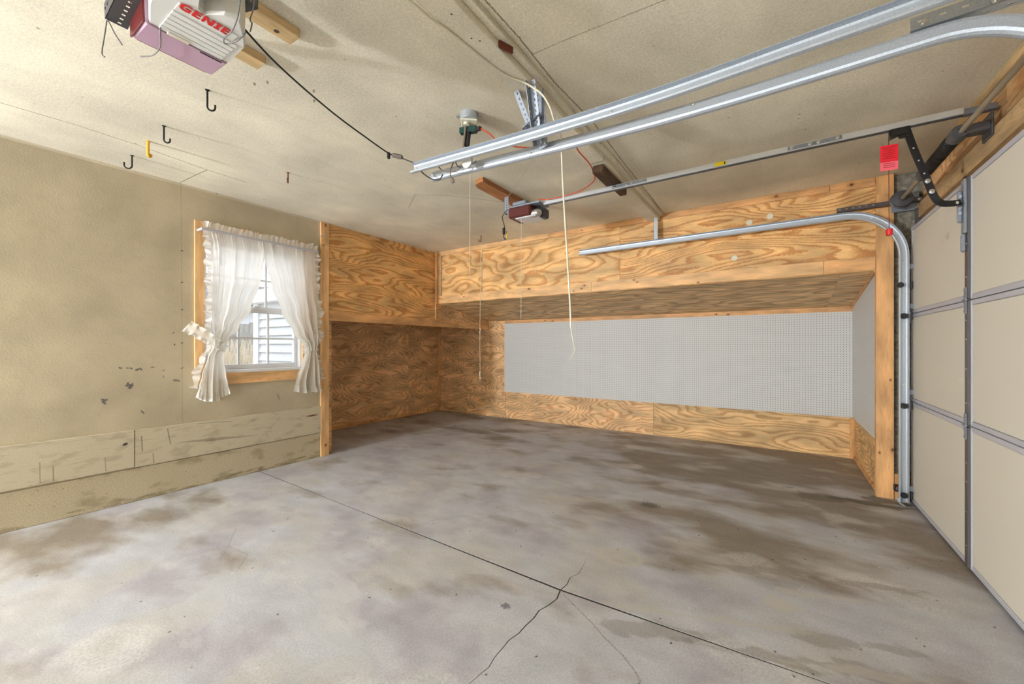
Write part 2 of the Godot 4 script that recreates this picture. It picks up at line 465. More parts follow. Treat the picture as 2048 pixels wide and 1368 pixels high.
const CX0 := -4.2; const CZ0 := -4.4; const CW := 5.2; const CH := 5.2
func cpx(x: float, z: float) -> Vector2:
	return Vector2((x - CX0) / CW, (z - CZ0) / CH) * 1536.0
func make_ceiling_material() -> void:
	var w := 1536
	var big := noise_bytes(101, 0.0035, w, w, 4)
	var streak := noise_bytes(103, 0.03, w, w, 4, 1, 5)
	var fine := noise_bytes(107, 0.16, w, w, 3)
	var sand := noise_bytes(109, 0.42, w, w, 2)
	var d := PackedByteArray(); d.resize(w * w * 3)
	for i in w * w:
		var b := 1.0 + (big[i] - 128) * 0.0007 + (sand[i] - 128) * 0.0008 + (fine[i] - 128) * 0.0003
		var dust := clampf((streak[i] - 138) * 0.012, 0.0, 1.0) * clampf((sand[i] - 110) * 0.012, 0.0, 1.0) * 0.17
		d[i * 3] = clampi(int(lerpf(228, 152, dust) * b), 0, 255)
		d[i * 3 + 1] = clampi(int(lerpf(219, 142, dust) * b), 0, 255)
		d[i * 3 + 2] = clampi(int(lerpf(197, 120, dust) * b), 0, 255)
	var crack := Color8(120, 104, 78)
	line(d, w, w, [cpx(-3.613, 0.6), cpx(-3.60, -0.33), cpx(-3.577, -0.6), cpx(-3.59, -0.9), cpx(-3.652, -1.32), cpx(-3.66, -1.6)], 0.9, crack, 0.7, 0.5, 5)
	line(d, w, w, [cpx(-3.652, -1.32), cpx(-3.82, -1.31), cpx(-4.13, -1.30)], 0.9, crack, 0.6, 0.6, 6)
	line(d, w, w, [cpx(-0.95, 0.4), cpx(-0.953, -1.264), cpx(-0.945, -1.5), cpx(-0.955, -1.85), cpx(-0.93, -2.3), cpx(-0.95, -3.0), cpx(-0.96, -3.8), cpx(-0.985, -4.4)], 0.9, crack, 0.7, 0.5, 7)
	line(d, w, w, [cpx(-0.95, -1.62), cpx(-0.78, -1.622), cpx(-0.37, -1.647), cpx(0.9, -1.66)], 0.8, crack, 0.35, 0.4, 8)
	line(d, w, w, [cpx(-3.0, -2.75), cpx(-2.7, -2.55), cpx(-2.45, -2.75), cpx(-2.1, -3.2)], 0.8, crack, 0.45, 0.5, 9)
	# chips and old nail marks
	var rng := RandomNumberGenerator.new(); rng.seed = 12
	for k in 60:
		var p := cpx(rng.randf_range(-4.0, 0.8), rng.randf_range(-4.2, -0.3))
		blot(d, w, w, p, Vector2(rng.randf_range(1.0, 2.6), rng.randf_range(0.8, 1.6)), rng.randf() * 3.0, Color8(112, 92, 66), rng.randf_range(0.3, 0.8))
	for q in [[-2.05, -1.22], [-2.13, -1.27], [-2.18, -1.05], [-2.25, -1.02]]:
		blot(d, w, w, cpx(q[0], q[1]), Vector2(4.5, 1.6), 0.5, Color8(122, 104, 78), 0.8)
	var hd := PackedByteArray(); hd.resize(w * w)
	for i in w * w: hd[i] = (fine[i] + sand[i] * 2) / 3
	M.ceiling = tmat(tex_rgb(d, w, w), Vector2(CW, CH), Vector2(-CX0, -CZ0), 0.9)
	bump(M.ceiling, tex_l(hd, w, w), 0.08)

const WZ0 := -2.7; const WW := 3.2; const WH := 2.6
func wpx(z: float, y: float) -> Vector2:
	return Vector2((z - WZ0) / WW * 1280.0, y / WH * 1040.0)
func make_wall_material() -> void:
	var w := 1280; var h := 1040
	var big := noise_bytes(131, 0.004, w, h, 4)
	var fine := noise_bytes(133, 0.14, w, h, 3)
	var sand := noise_bytes(137, 0.4, w, h, 2)
	var swirl := noise_bytes(139, 0.02, w, h, 4)
	var d := PackedByteArray(); d.resize(w * h * 3)
	for i in w * h:
		var b := 1.0 + (big[i] - 128) * 0.0006 + (sand[i] - 128) * 0.0006
		var st := clampf((swirl[i] - 176) * 0.02, 0.0, 1.0) * 0.14
		d[i * 3] = clampi(int(lerpf(192, 156, st) * b), 0, 255)
		d[i * 3 + 1] = clampi(int(lerpf(178, 142, st) * b), 0, 255)
		d[i * 3 + 2] = clampi(int(lerpf(151, 114, st) * b), 0, 255)
	var grey := Color8(92, 88, 86)
	for q in [[-0.942, 1.032, 4, 2, .1, .9], [-0.985, 1.03, 4, 1.6, .1, .8], [-1.007, 1.025, 5, 2, .8, .9], [-1.04, 1.015, 7, 2.4, -.5, .9], [-1.06, 1.02, 6, 2, .9, .9], [-1.0, 0.888, 4.5, 9, .5, .95], [-0.985, 0.905, 4, 6, .2, .95], [-0.852, 0.788, 4, 8, -.4, .8], [-0.862, 0.80, 5, 4, -.4, .7], [-1.07, 0.683, 2.5, 6, -.5, .8], [-1.285, 0.913, 9, 4, .2, .6], [-1.268, 1.307, 3, 2, 0, .6], [-1.13, 1.03, 5, 1.5, 0, .6], [-1.2, 1.0, 2, 2, 0, .7], [-1.27, 1.21, 2, 3, 0, .8], [-1.2, 0.95, 2, 3, 0, .5]]:
		blot(d, w, h, wpx(q[0], q[1]), Vector2(q[2], q[3]), q[4], grey, q[5], fine)
	for yy in [1.99, 1.728, 1.5, 1.223, 1.014]:
		blot(d, w, h, wpx(-1.322, yy), Vector2(4.0, 1.5), -0.4, Color8(70, 64, 56), 0.9)
	line(d, w, h, [wpx(-1.315, 2.54), wpx(-1.32, 1.7), wpx(-1.325, 0.56)], 0.8, Color8(150, 138, 108), 0.45, 0.3, 3)
	line(d, w, h, [wpx(-2.30, 2.30), wpx(-2.29, 2.54)], 0.8, Color8(150, 138, 108), 0.4, 0.3, 4)
	# scuffs low on the wall beside the post and under the sill
	for q in [[-2.1, 0.70, 4, 14, -.4, .3], [-1.5, 0.74, 3, 5, .2, .5], [-2.48, 0.70, 10, 1.5, 0, .8]]:
		blot(d, w, h, wpx(q[0], q[1]), Vector2(q[2], q[3]), q[4], Color8(112, 100, 80), q[5], fine)
	var hd := PackedByteArray(); hd.resize(w * h)
	for i in w * h: hd[i] = (fine[i] + sand[i] + swirl[i]) / 3
	M.wall = tmat(tex_rgb(d, w, h), Vector2(WW, WH), Vector2(-WZ0, 0), 0.75)
	bump(M.wall, tex_l(hd, w, h), 0.12)
	# the painted planks and the curb under them share one dirtier coat
	var w2 := 1024; var h2 := 256
	var bl := noise_bytes(151, 0.012, w2, h2, 4)
	var st2 := noise_bytes(153, 0.05, w2, h2, 4, 6, 1)
	var f2 := noise_bytes(157, 0.3, w2, h2, 3)
	var e := PackedByteArray(); e.resize(w2 * h2 * 3)
	for i in w2 * h2:
		var b := 1.0 + (f2[i] - 128) * 0.0008
		var k := clampf((bl[i] - 156) * 0.016, 0.0, 1.0) * 0.30 * clampf(f2[i] / 140.0, 0.4, 1.0) + clampf((st2[i] - 186) * 0.02, 0.0, 1.0) * 0.25
		e[i * 3] = clampi(int(lerpf(202, 124, k) * b), 0, 255)
		e[i * 3 + 1] = clampi(int(lerpf(190, 110, k) * b), 0, 255)
		e[i * 3 + 2] = clampi(int(lerpf(164, 90, k) * b), 0, 255)
	var dk := Color8(70, 60, 52)
	var q2 := func(z: float, y: float) -> Vector2: return Vector2((z + 2.6) / 2.6 * w2, (y - 0.26) / 0.31 * h2)
	line(e, w2, h2, [q2.call(-1.06, 0.50), q2.call(-1.065, 0.38)], 1.4, dk, 0.2, 0.5, 2)
	line(e, w2, h2, [q2.call(-1.22, 0.53), q2.call(-1.24, 0.40)], 1.4, dk, 0.2, 0.5, 3)
	line(e, w2, h2, [q2.call(-1.22, 0.53), q2.call(-1.30, 0.535)], 1.2, dk, 0.18, 0.5, 4)
	line(e, w2, h2, [q2.call(-1.13, 0.35), q2.call(-1.135, 0.27)], 1.2, dk, 0.2, 0.5, 5)
	line(e, w2, h2, [q2.call(-0.60, 0.38), q2.call(-0.602, 0.28)], 1.2, dk, 0.2, 0.5, 6)
	line(e, w2, h2, [q2.call(-0.855, 0.38), q2.call(-0.86, 0.28)], 1.0, dk, 0.18, 0.5, 7)
	line(e, w2, h2, [q2.call(-0.54, 0.42), q2.call(-0.542, 0.28)], 1.0, dk, 0.2, 0.5, 8)
	for k in 8: line(e, w2, h2, [q2.call(-1.3 - k * 0.03, 0.40 - k * 0.004), q2.call(-1.55 - k * 0.05, 0.395 - k * 0.006)], 1.6, Color8(98, 80, 70), 0.12, 1.6, 20 + k)
	blot(e, w2, h2, q2.call(-0.965, 0.455), Vector2(5, 8), 0.4, Color8(40, 30, 24), 0.95, f2)
	blot(e, w2, h2, q2.call(-1.50, 0.50), Vector2(9, 12), 0.0, Color8(214, 204, 176), 0.6, f2)
	line(e, w2, h2, [q2.call(-1.42, 0.535), q2.call(-1.55, 0.53), q2.call(-1.68, 0.515)], 1.4, dk, 0.2, 1.0, 9)
	blot(e, w2, h2, q2.call(-2.44, 0.46), Vector2(22, 7), 0.0, Color8(92, 48, 34), 0.9, f2)
	for k in 40: blot(e, w2, h2, q2.call(-0.5 - k * 0.052, 0.275 + 0.01 * sin(k * 2.1)), Vector2(4 + 3 * sin(k * 1.7), 2.2), 0.0, dk, 0.18, f2)
	M.plank = tmat(tex_rgb(e, w2, h2), Vector2(2.6, 0.31), Vector2(2.6, -0.26), 0.7)
	# curb: same paint, dirt along its foot
	var w3 := 1024; var h3 := 192
	var b3 := noise_bytes(161, 0.01, w3, h3, 4)
	var f3 := noise_bytes(163, 0.25, w3, h3, 3)
	var g := PackedByteArray(); g.resize(w3 * h3 * 3)
	for i in w3 * h3:
		var b := 1.0 + (f3[i] - 128) * 0.0010
		var k := clampf((b3[i] - 158) * 0.018, 0.0, 1.0) * 0.42 * clampf(f3[i] / 120.0, 0.3, 1.0)
		g[i * 3] = clampi(int(lerpf(194, 124, k) * b), 0, 255)
		g[i * 3 + 1] = clampi(int(lerpf(180, 110, k) * b), 0, 255)
		g[i * 3 + 2] = clampi(int(lerpf(152, 82, k) * b), 0, 255)
	var rng := RandomNumberGenerator.new(); rng.seed = 44
	for k in 90: blot(g, w3, h3, Vector2(rng.randf() * w3, rng.randf_range(0, 26)), Vector2(rng.randf_range(6, 22), rng.randf_range(2, 7)), 0.0, Color8(112, 98, 70), 0.35, f3)
	for k in 30: blot(g, w3, h3, Vector2(rng.randf() * w3, rng.randf() * h3), Vector2(1.4, 1.2), 0.0, dk, 0.7)
	M.curb = tmat(tex_rgb(g, w3, h3), Vector2(3.2, 0.3), Vector2(2.7, 0), 0.75)
	var hb := PackedByteArray(f3)
	bump(M.curb, tex_l(hb, w3, h3), 0.07)

const FX0 := -5.45; const FZ0 := -5.75; const FW := 6.5; const FH := 6.5
func fpx(x: float, z: float) -> Vector2:
	return Vector2((x - FX0) / FW, (z - FZ0) / FH) * 1792.0
func make_floor_material() -> void:
	var w := 1792
	var a := noise_bytes(201, 0.0045, w, w, 4)
	var b := noise_bytes(203, 0.006, w, w, 5)
	var c := noise_bytes(207, 0.0065, w, w, 6, 2, 1)
	var e := noise_bytes(209, 0.011, w, w, 5, 3, 2)
	var fine := noise_bytes(211, 0.22, w, w, 3)
	var grit := noise_bytes(213, 0.45, w, w, 1)
	var mid := noise_bytes(217, 0.022, w, w, 6, 2, 1)
	var d := PackedByteArray(); d.resize(w * w * 3)
	var i := 0
	for y in w:
		var z := FZ0 + FH * y / w
		for x in w:
			var X := FX0 + FW * x / w
			var r := 184.0; var g := 184.0; var bl := 189.0
			var k := clampf((a[i] - 112) * 0.014, 0.0, 1.0)           # tan areas
			r = lerpf(r, 184.0, k); g = lerpf(g, 181.0, k); bl = lerpf(bl, 179.0, k)
			k = clampf((b[i] - 138) * 0.014, 0.0, 1.0) * 0.75            # lilac grey
			r = lerpf(r, 164.0, k); g = lerpf(g, 158.0, k); bl = lerpf(bl, 166.0, k)
			# ragged grimy brown; right side and back also hold painted light falloff
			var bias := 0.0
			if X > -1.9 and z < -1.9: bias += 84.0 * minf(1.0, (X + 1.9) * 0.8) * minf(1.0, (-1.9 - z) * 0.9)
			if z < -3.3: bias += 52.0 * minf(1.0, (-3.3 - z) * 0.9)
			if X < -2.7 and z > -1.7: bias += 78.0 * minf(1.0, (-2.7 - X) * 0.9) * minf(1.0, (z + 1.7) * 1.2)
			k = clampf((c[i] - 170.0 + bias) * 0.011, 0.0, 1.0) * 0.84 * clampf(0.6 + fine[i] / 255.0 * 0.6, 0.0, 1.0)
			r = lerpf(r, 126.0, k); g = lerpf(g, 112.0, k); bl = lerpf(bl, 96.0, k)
			k = clampf((e[i] - 172.0 - bias * 0.12) * 0.03, 0.0, 1.0) * clampf(fine[i] / 150.0, 0.2, 1.0) * 0.6    # worn pale laitance
			r = lerpf(r, 206.0, k); g = lerpf(g, 204.0, k); bl = lerpf(bl, 202.0, k)
			var m := 1.0 + (fine[i] - 128) * 0.0003 + (grit[i] - 128) * 0.0006 + (mid[i] - 128) * 0.0005
			d[i * 3] = clampi(int(r * m), 0, 255); d[i * 3 + 1] = clampi(int(g * m), 0, 255); d[i * 3 + 2] = clampi(int(bl * m), 0, 255)
			i += 1
	var dk := Color8(74, 66, 58)
	var f1: Array = []
	for p in [[-0.861, -1.771], [-0.76, -1.711], [-0.691, -1.67], [-0.604, -1.61], [-0.493, -1.544], [-0.439, -1.498], [-0.414, -1.467], [-0.40, -1.3]]: f1.append(fpx(p[0], p[1]))
	line(d, w, w, f1, 0.7, dk, 0.28, 0.6, 31)
	var f2: Array = []
	for p in [[-2.01, -1.828], [-1.99, -2.034], [-1.864, -2.186], [-1.709, -2.378], [-1.663, -2.447], [-1.484, -2.526]]: f2.append(fpx(p[0], p[1]))
	line(d, w, w, f2, 0.6, dk, 0.22, 0.6, 32)
	line(d, w, w, [fpx(-3.0, -1.25), fpx(-2.75, -1.1), fpx(-2.55, -1.12), fpx(-2.4, -1.0)], 0.7, dk, 0.16, 0.7, 33)
	# ring-shaped patch, whitish scrapes, blue and white chalk near the back wall
	for k in 40:
		var t := TAU * k / 40.0
		blot(d, w, w, fpx(-0.754 + 0.115 * cos(t), -2.27 + 0.085 * sin(t)), Vector2(5, 3), t, Color8(196, 188, 172), 0.5, fine)
	blot(d, w, w, fpx(-0.754, -2.27), Vector2(26, 20), 0.0, Color8(190, 182, 166), 0.45, fine)
	blot(d, w, w, fpx(-0.807, -3.129), Vector2(18, 14), 0.0, Color8(70, 62, 56), 0.6, fine)
	line(d, w, w, [fpx(-3.45, -4.62), fpx(-3.1, -4.55), fpx(-2.8, -4.52)], 2.4, Color8(206, 202, 194), 0.5, 3.0, 34)
	line(d, w, w, [fpx(-4.4, -4.9), fpx(-3.9, -4.75), fpx(-3.45, -4.62)], 1.2, Color8(178, 168, 148), 0.5, 1.5, 35)
	blot(d, w, w, fpx(-4.05, -4.62), Vector2(16, 5), 0.4, Color8(72, 72, 120), 0.6, fine)
	blot(d, w, w, fpx(-3.2, -5.0), Vector2(6, 3), 0.0, Color8(214, 210, 204), 0.9, fine)
	blot(d, w, w, fpx(-2.3, -5.2), Vector2(9, 4), 0.0, Color8(60, 46, 36), 0.8, fine)
	blot(d, w, w, fpx(-2.95, -3.75), Vector2(46, 22), 0.2, Color8(206, 206, 206), 0.5, mid, 1.5)
	blot(d, w, w, fpx(-2.55, -3.25), Vector2(30, 16), 0.2, Color8(204, 204, 206), 0.45, mid, 1.5)
	for q in [[-2.05, -1.28, 60, 30], [-1.75, -1.15, 44, 22], [-2.3, -0.85, 70, 26], [-1.55, -1.0, 40, 20], [-2.9, -2.9, 54, 24], [-2.2, -2.35, 46, 20]]:
		blot(d, w, w, fpx(q[0], q[1]), Vector2(q[2], q[3]), 0.3, Color8(208, 208, 210), 0.3, mid, 1.5)  # ragged pale patches, with some floor gloss painted in
	for q in [[-0.5, -1.75, 60, 10], [0.1, -1.9, 70, 9], [0.35, -2.15, 50, 8], [-0.2, -2.5, 64, 9], [0.4, -2.7, 46, 10]]:
		blot(d, w, w, fpx(q[0], q[1]), Vector2(q[2], q[3]), -0.35, Color8(118, 107, 95), 0.3, mid, 1.5)
	for q in [[-0.3, -1.95, 60, 6], [0.25, -1.95, 50, 5], [0.2, -2.45, 56, 5], [-1.4, -2.9, 60, 6]]:
		blot(d, w, w, fpx(q[0], q[1]), Vector2(q[2], q[3]), -0.35, Color8(196, 188, 174), 0.45, mid, 1.5)
	blot(d, w, w, fpx(0.02, -2.28), Vector2(22, 14), 0.1, Color8(198, 190, 176), 0.6, mid, 1.5)
	blot(d, w, w, fpx(0.3, -4.05), Vector2(46, 22), 0.05, Color8(92, 84, 70), 0.5, mid, 1.5)
	blot(d, w, w, fpx(0.62, -4.12), Vector2(40, 22), 0.05, Color8(78, 72, 60), 0.6, mid, 1.5)
	blot(d, w, w, fpx(-1.05, -1.55), Vector2(6, 5), 0.0, Color8(104, 104, 112), 0.8, fine)
	var rng := RandomNumberGenerator.new(); rng.seed = 77
	for k in 260:
		blot(d, w, w, fpx(rng.randf_range(-4.0, 0.8), rng.randf_range(-5.4, -0.4)), Vector2(rng.randf_range(0.8, 2.0), rng.randf_range(0.7, 1.3)), rng.randf() * 3.0, Color8(52, 46, 42) if k % 4 else Color8(220, 218, 214), 0.8)
	var rd := PackedByteArray(); rd.resize(w * w)
	for j in w * w: rd[j] = clampi(118 + (255 - e[j]) / 5 + (c[j] - 128) / 4 + fine[j] / 10, 0, 255)
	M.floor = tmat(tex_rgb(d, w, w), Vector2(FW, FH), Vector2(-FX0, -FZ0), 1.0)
	M.floor.roughness_texture = tex_l(rd, w, w)
	var hd := PackedByteArray(); hd.resize(w * w)
	for j in w * w: hd[j] = (fine[j] + grit[j] * 3) / 4
	bump(M.floor, tex_l(hd, w, w), 0.012)

# ------------------------------------------------------------------ small builders
func panel(parent: Node, called: String, m: Material, lo: Vector3, hi: Vector3, grain: int, ou: float, ov: float, label := "", bev := 0.0015) -> MeshInstance3D:
	var h := (hi - lo).abs() * 0.5
	var vax := 1 if grain != 1 else (2 if h.x < h.z else 0)
	var b := mb(grain, Vector2(ou + h[grain], ov + h[vax]))
	b.mm(lo, hi, bev)
	return part(parent, called, b, m, label)

func cells_wall(lo: Vector3, hi: Vector3, ax: int, holes: Array) -> MB:
	# wall box, thin along axis ax (0 or 2); holes are Rect2 in (other horizontal axis, y)
	var o := 2 - ax
	var us := [lo[o], hi[o]]; var ys := [lo.y, hi.y]
	for r in holes:
		us += [r.position.x, r.end.x]; ys += [r.position.y, r.end.y]
	us.sort(); ys.sort()
	var b := mb()
	for i in us.size() - 1:
		for j in ys.size() - 1:
			if us[i + 1] - us[i] < 1e-5 or ys[j + 1] - ys[j] < 1e-5: continue
			var c := Vector2((us[i] + us[i + 1]) / 2, (ys[j] + ys[j + 1]) / 2)
			var inside := false
			for r in holes: inside = inside or (r as Rect2).has_point(c)
			if inside: continue
			var a := lo; var e := hi
			a[o] = us[i]; e[o] = us[i + 1]; a.y = ys[j]; e.y = ys[j + 1]
			b.mm(a, e, 0.0, true)
	return b

# sheet with rows of holes; origin at a lower corner, U along the length, V up, N out of the face; top(u) gives the height
func peg_sheet(o: Vector3, U: Vector3, V: Vector3, N: Vector3, length: float, height: float, top: Callable) -> MB:
	var b := mb()
	var p := 0.0254; var r := 0.0038; var th := 0.005
	var oct: Array[Vector2] = []
	var sq: Array[Vector2] = []
	for k in 8:
		var a := TAU * k / 8.0
		oct.append(Vector2(cos(a), sin(a)) * r)
		sq.append(Vector2(signf(roundf(cos(a) * 10.0)), signf(roundf(sin(a) * 10.0))) * p * 0.5)
	var nu := int(floor(length / p)); var nv := int(floor(height / p))
	var mu := (length - nu * p) / 2.0
	for i in nu:
		for j in nv:
			var c := Vector2(mu + (i + 0.5) * p, (j + 0.5) * p)
			if c.y + p * 0.5 > minf(top.call(c.x - p * 0.5), top.call(c.x + p * 0.5)): continue
			for k in 8:
				var l := (k + 1) % 8
				var s0 := c + sq[k]; var s1 := c + sq[l]; var q0 := c + oct[k]; var q1 := c + oct[l]
				var a0 := o + U * s0.x + V * s0.y; var a1 := o + U * s1.x + V * s1.y
				var b0 := o + U * q0.x + V * q0.y; var b1 := o + U * q1.x + V * q1.y
				b.quad(a0, a1, b1, b0, N)
				var inn := -(U * (oct[k].x + oct[l].x) + V * (oct[k].y + oct[l].y)).normalized()
				b.quad(b0, b1, b1 - N * th, b0 - N * th, inn)
	# plain margins
	if mu > 0.0005:
		for e in [0.0, length - mu]:
			b.quad(o + U * e, o + U * (e + mu), o + U * (e + mu) + V * top.call(e + mu), o + U * e + V * top.call(e), N)
	for i in nu:
		var u0 := mu + i * p; var u1 := u0 + p
		var m := minf(top.call(u0), top.call(u1))
		var y0 := minf(floor(m / p + 1e-6), nv) * p
		b.quad(o + U * u0 + V * y0, o + U * u1 + V * y0, o + U * u1 + V * top.call(u1), o + U * u0 + V * top.call(u0), N)
	# edges
	b.quad(o, o + U * length, o + U * length - N * th, o - N * th, -V)
	b.quad(o, o + V * top.call(0.0), o + V * top.call(0.0) - N * th, o - N * th, -U)
	b.quad(o + U * length, o + U * length + V * top.call(length), o + U * length + V * top.call(length) - N * th, o + U * length - N * th, U)
	b.quad(o + V * top.call(0.0), o + U * length + V * top.call(length), o + U * length + V * top.call(length) - N * th, o + V * top.call(0.0) - N * th, V)
	return b

# punched steel angle from a to b: two flanges of width w, along directions f and g
func angle_bar(m: MB, a: Vector3, b: Vector3, f: Vector3, g: Vector3, w := 0.03, pitch := 0.025, hole := Vector2(0.011, 0.007)) -> void:
	var L := (b - a).normalized()
	var ln := a.distance_to(b)
	for q in [f, g]:
		var F: Vector3 = (q - L * q.dot(L)).normalized()
		var N := L.cross(F).normalized()
		var n := maxi(1, int(ln / pitch))
		var st := ln / n
		for th in [0.0, 0.0022]:
			var nn := N if th > 0.0 else -N
			var o: Vector3 = a + N * th
			for k in n:
				var u0 := k * st; var u1 := u0 + st; var h0 := u0 + (st - hole.x) / 2.0; var h1 := h0 + hole.x
				var v0 := (w - hole.y) / 2.0 + w * 0.08; var v1 := v0 + hole.y
				for r in [[u0, u1, 0.0, v0], [u0, u1, v1, w], [u0, h0, v0, v1], [h1, u1, v0, v1]]:
					m.quad(o + L * r[0] + F * r[2], o + L * r[1] + F * r[2], o + L * r[1] + F * r[3], o + L * r[0] + F * r[3], nn)
		m.quad(a + F * w, b + F * w, b + F * w + N * 0.0022, a + F * w + N * 0.0022, F)
		m.quad(a, a + F * w, a + F * w + N * 0.0022, a + N * 0.0022, -L)
		m.quad(b, b + F * w, b + F * w + N * 0.0022, b + N * 0.0022, L)

func ribbon(poly: Array, t: float) -> Array:
	var out: Array = []; var back: Array = []
	for i in poly.size():
		var p: Vector2 = poly[i]
		var d: Vector2 = (poly[mini(i + 1, poly.size() - 1)] - poly[maxi(i - 1, 0)]).normalized()
		var o := Vector2(-d.y, d.x) * t * 0.5
		out.append(p + o); back.append(p - o)
	back.reverse()
	return out + back

# frames along a path in a plane of constant z; x axis = outward (right of the heading), y axis = the open side
func track_frames(path: Array, z: float, open: float) -> Array:
	var fr: Array = []
	for i in path.size():
		var d: Vector2 = (path[mini(i + 1, path.size() - 1)] - path[maxi(i - 1, 0)]).normalized()
		fr.append(Transform3D(Basis(Vector3(d.y, -d.x, 0), Vector3(0, 0, open), Vector3(d.x, d.y, 0)), Vector3(path[i].x, path[i].y, z)))
	return fr

func track_outline() -> Array:
	return ribbon([Vector2(0.028, 0.026), Vector2(0.027, 0.012), Vector2(0.023, 0.002), Vector2(0.014, 0.0), Vector2(-0.014, 0.0), Vector2(-0.022, 0.003), Vector2(-0.028, 0.010), Vector2(-0.030, 0.019), Vector2(-0.027, 0.027), Vector2(-0.021, 0.031)], 0.0022)

func bolt_at(m: MB, p: Vector3, axis: Vector3, r := 0.008, h := 0.006) -> void:
	var z := axis.normalized()
	var x := z.cross(Vector3.UP if absf(z.y) < 0.9 else Vector3.RIGHT).normalized()
	m.lathe([Vector2(r * 1.5, 0), Vector2(r * 1.5, h * 0.25), Vector2(r, h * 0.3), Vector2(r, h * 0.8), Vector2(r * 0.7, h), Vector2(0, h)], Transform3D(Basis(x, z.cross(x), z), p), 10)

func bolts(parent: Node, pts: Array, axis: Vector3, r: float, h: float, called := "bolt", m: Material = null) -> void:
	for p in pts:
		var b := mb()
		bolt_at(b, p, axis, r, h)
		part(parent, called, b, m if m else M.bolt)

func lerp_rows(rows: Array, y: float) -> Vector2:
	for i in rows.size() - 1:
		if y <= rows[i][0] and y >= rows[i + 1][0]:
			var t: float = (rows[i][0] - y) / (rows[i][0] - rows[i + 1][0])
			t = t * t * (3.0 - 2.0 * t)
			return Vector2(lerpf(rows[i][1], rows[i + 1][1], t), lerpf(rows[i][2], rows[i + 1][2], t))
	return Vector2(rows[0][1], rows[0][2]) if y > rows[0][0] else Vector2(rows[-1][1], rows[-1][2])

func grid_surface(m: MB, pts: Array, nu: int, nv: int) -> void:
	# pts[v][u]; smooth normals from neighbours; a second skin just behind gives the cloth its thickness
	var nr: Array = []
	for j in nv:
		var row: Array[Vector3] = []
		for i in nu:
			var du: Vector3 = pts[j][mini(i + 1, nu - 1)] - pts[j][maxi(i - 1, 0)]
			var dv: Vector3 = pts[mini(j + 1, nv - 1)][i] - pts[maxi(j - 1, 0)][i]
			row.append(du.cross(dv).normalized())
		nr.append(row)
	for j in nv - 1:
		for i in nu - 1:
			m.quads(pts[j][i], pts[j][i + 1], pts[j + 1][i + 1], pts[j + 1][i], nr[j][i], nr[j][i + 1], nr[j + 1][i + 1], nr[j + 1][i])

# ------------------------------------------------------------------ the scene
# place, energy, description of lamps added behind the camera to fill the room
var ADDED_LAMPS := [[Vector3(-3.97, 1.4, 3.1), 24.0, "nearer added tripod globe fill lamp by the window wall, unseen behind the camera"], [Vector3(-3.97, 1.4, 4.4), 14.0, "farther added tripod globe fill lamp by the window wall, unseen behind the camera"], [Vector3(0.7, 1.4, 4.3), 7.0, "added tripod globe fill lamp by the overhead doors, unseen behind the camera"]]
func _ready() -> void:
	# camera
	var cam := Camera3D.new()
	cam.name = "camera"
	add_child(cam)
	cam.position = Vector3(0, 1.2, 0)
	cam.rotation_degrees = Vector3(0, 33.23, 0)
	cam.set_frustum(2.0 * 0.05 * 684.0 / 812.0, Vector2(0, 0.05 * 7.5 / 812.0), 0.05, 200.0)
	cam.current = true
	# overcast sky
	var we := WorldEnvironment.new()
	we.name = "world_environment"
	var env := Environment.new()
	env.background_mode = Environment.BG_SKY
	var sky := Sky.new()
	var sm := ProceduralSkyMaterial.new()
	sm.sky_top_color = Color(0.86, 0.90, 0.96); sm.sky_horizon_color = Color(0.95, 0.96, 0.97)
	sm.ground_bottom_color = Color(0.6, 0.58, 0.55); sm.ground_horizon_color = Color(0.8, 0.79, 0.77)
	sm.sky_energy_multiplier = 1.0
	sky.sky_material = sm
	env.sky = sky
	env.background_energy_multiplier = 4.8
	env.tonemap_mode = Environment.TONE_MAPPER_LINEAR
	env.tonemap_exposure = 0.83
	env.sdfgi_enabled = true; env.ssao_enabled = true; env.ssil_enabled = true
	we.environment = env
	add_child(we)

	make_materials()
	build_shell()
	build_alcove()
	build_window()
	build_outside()
	build_garage_door()
	build_tracks()
	build_openers()
	build_ceiling_things()
	build_curtains()
	build_added_fill_lights()

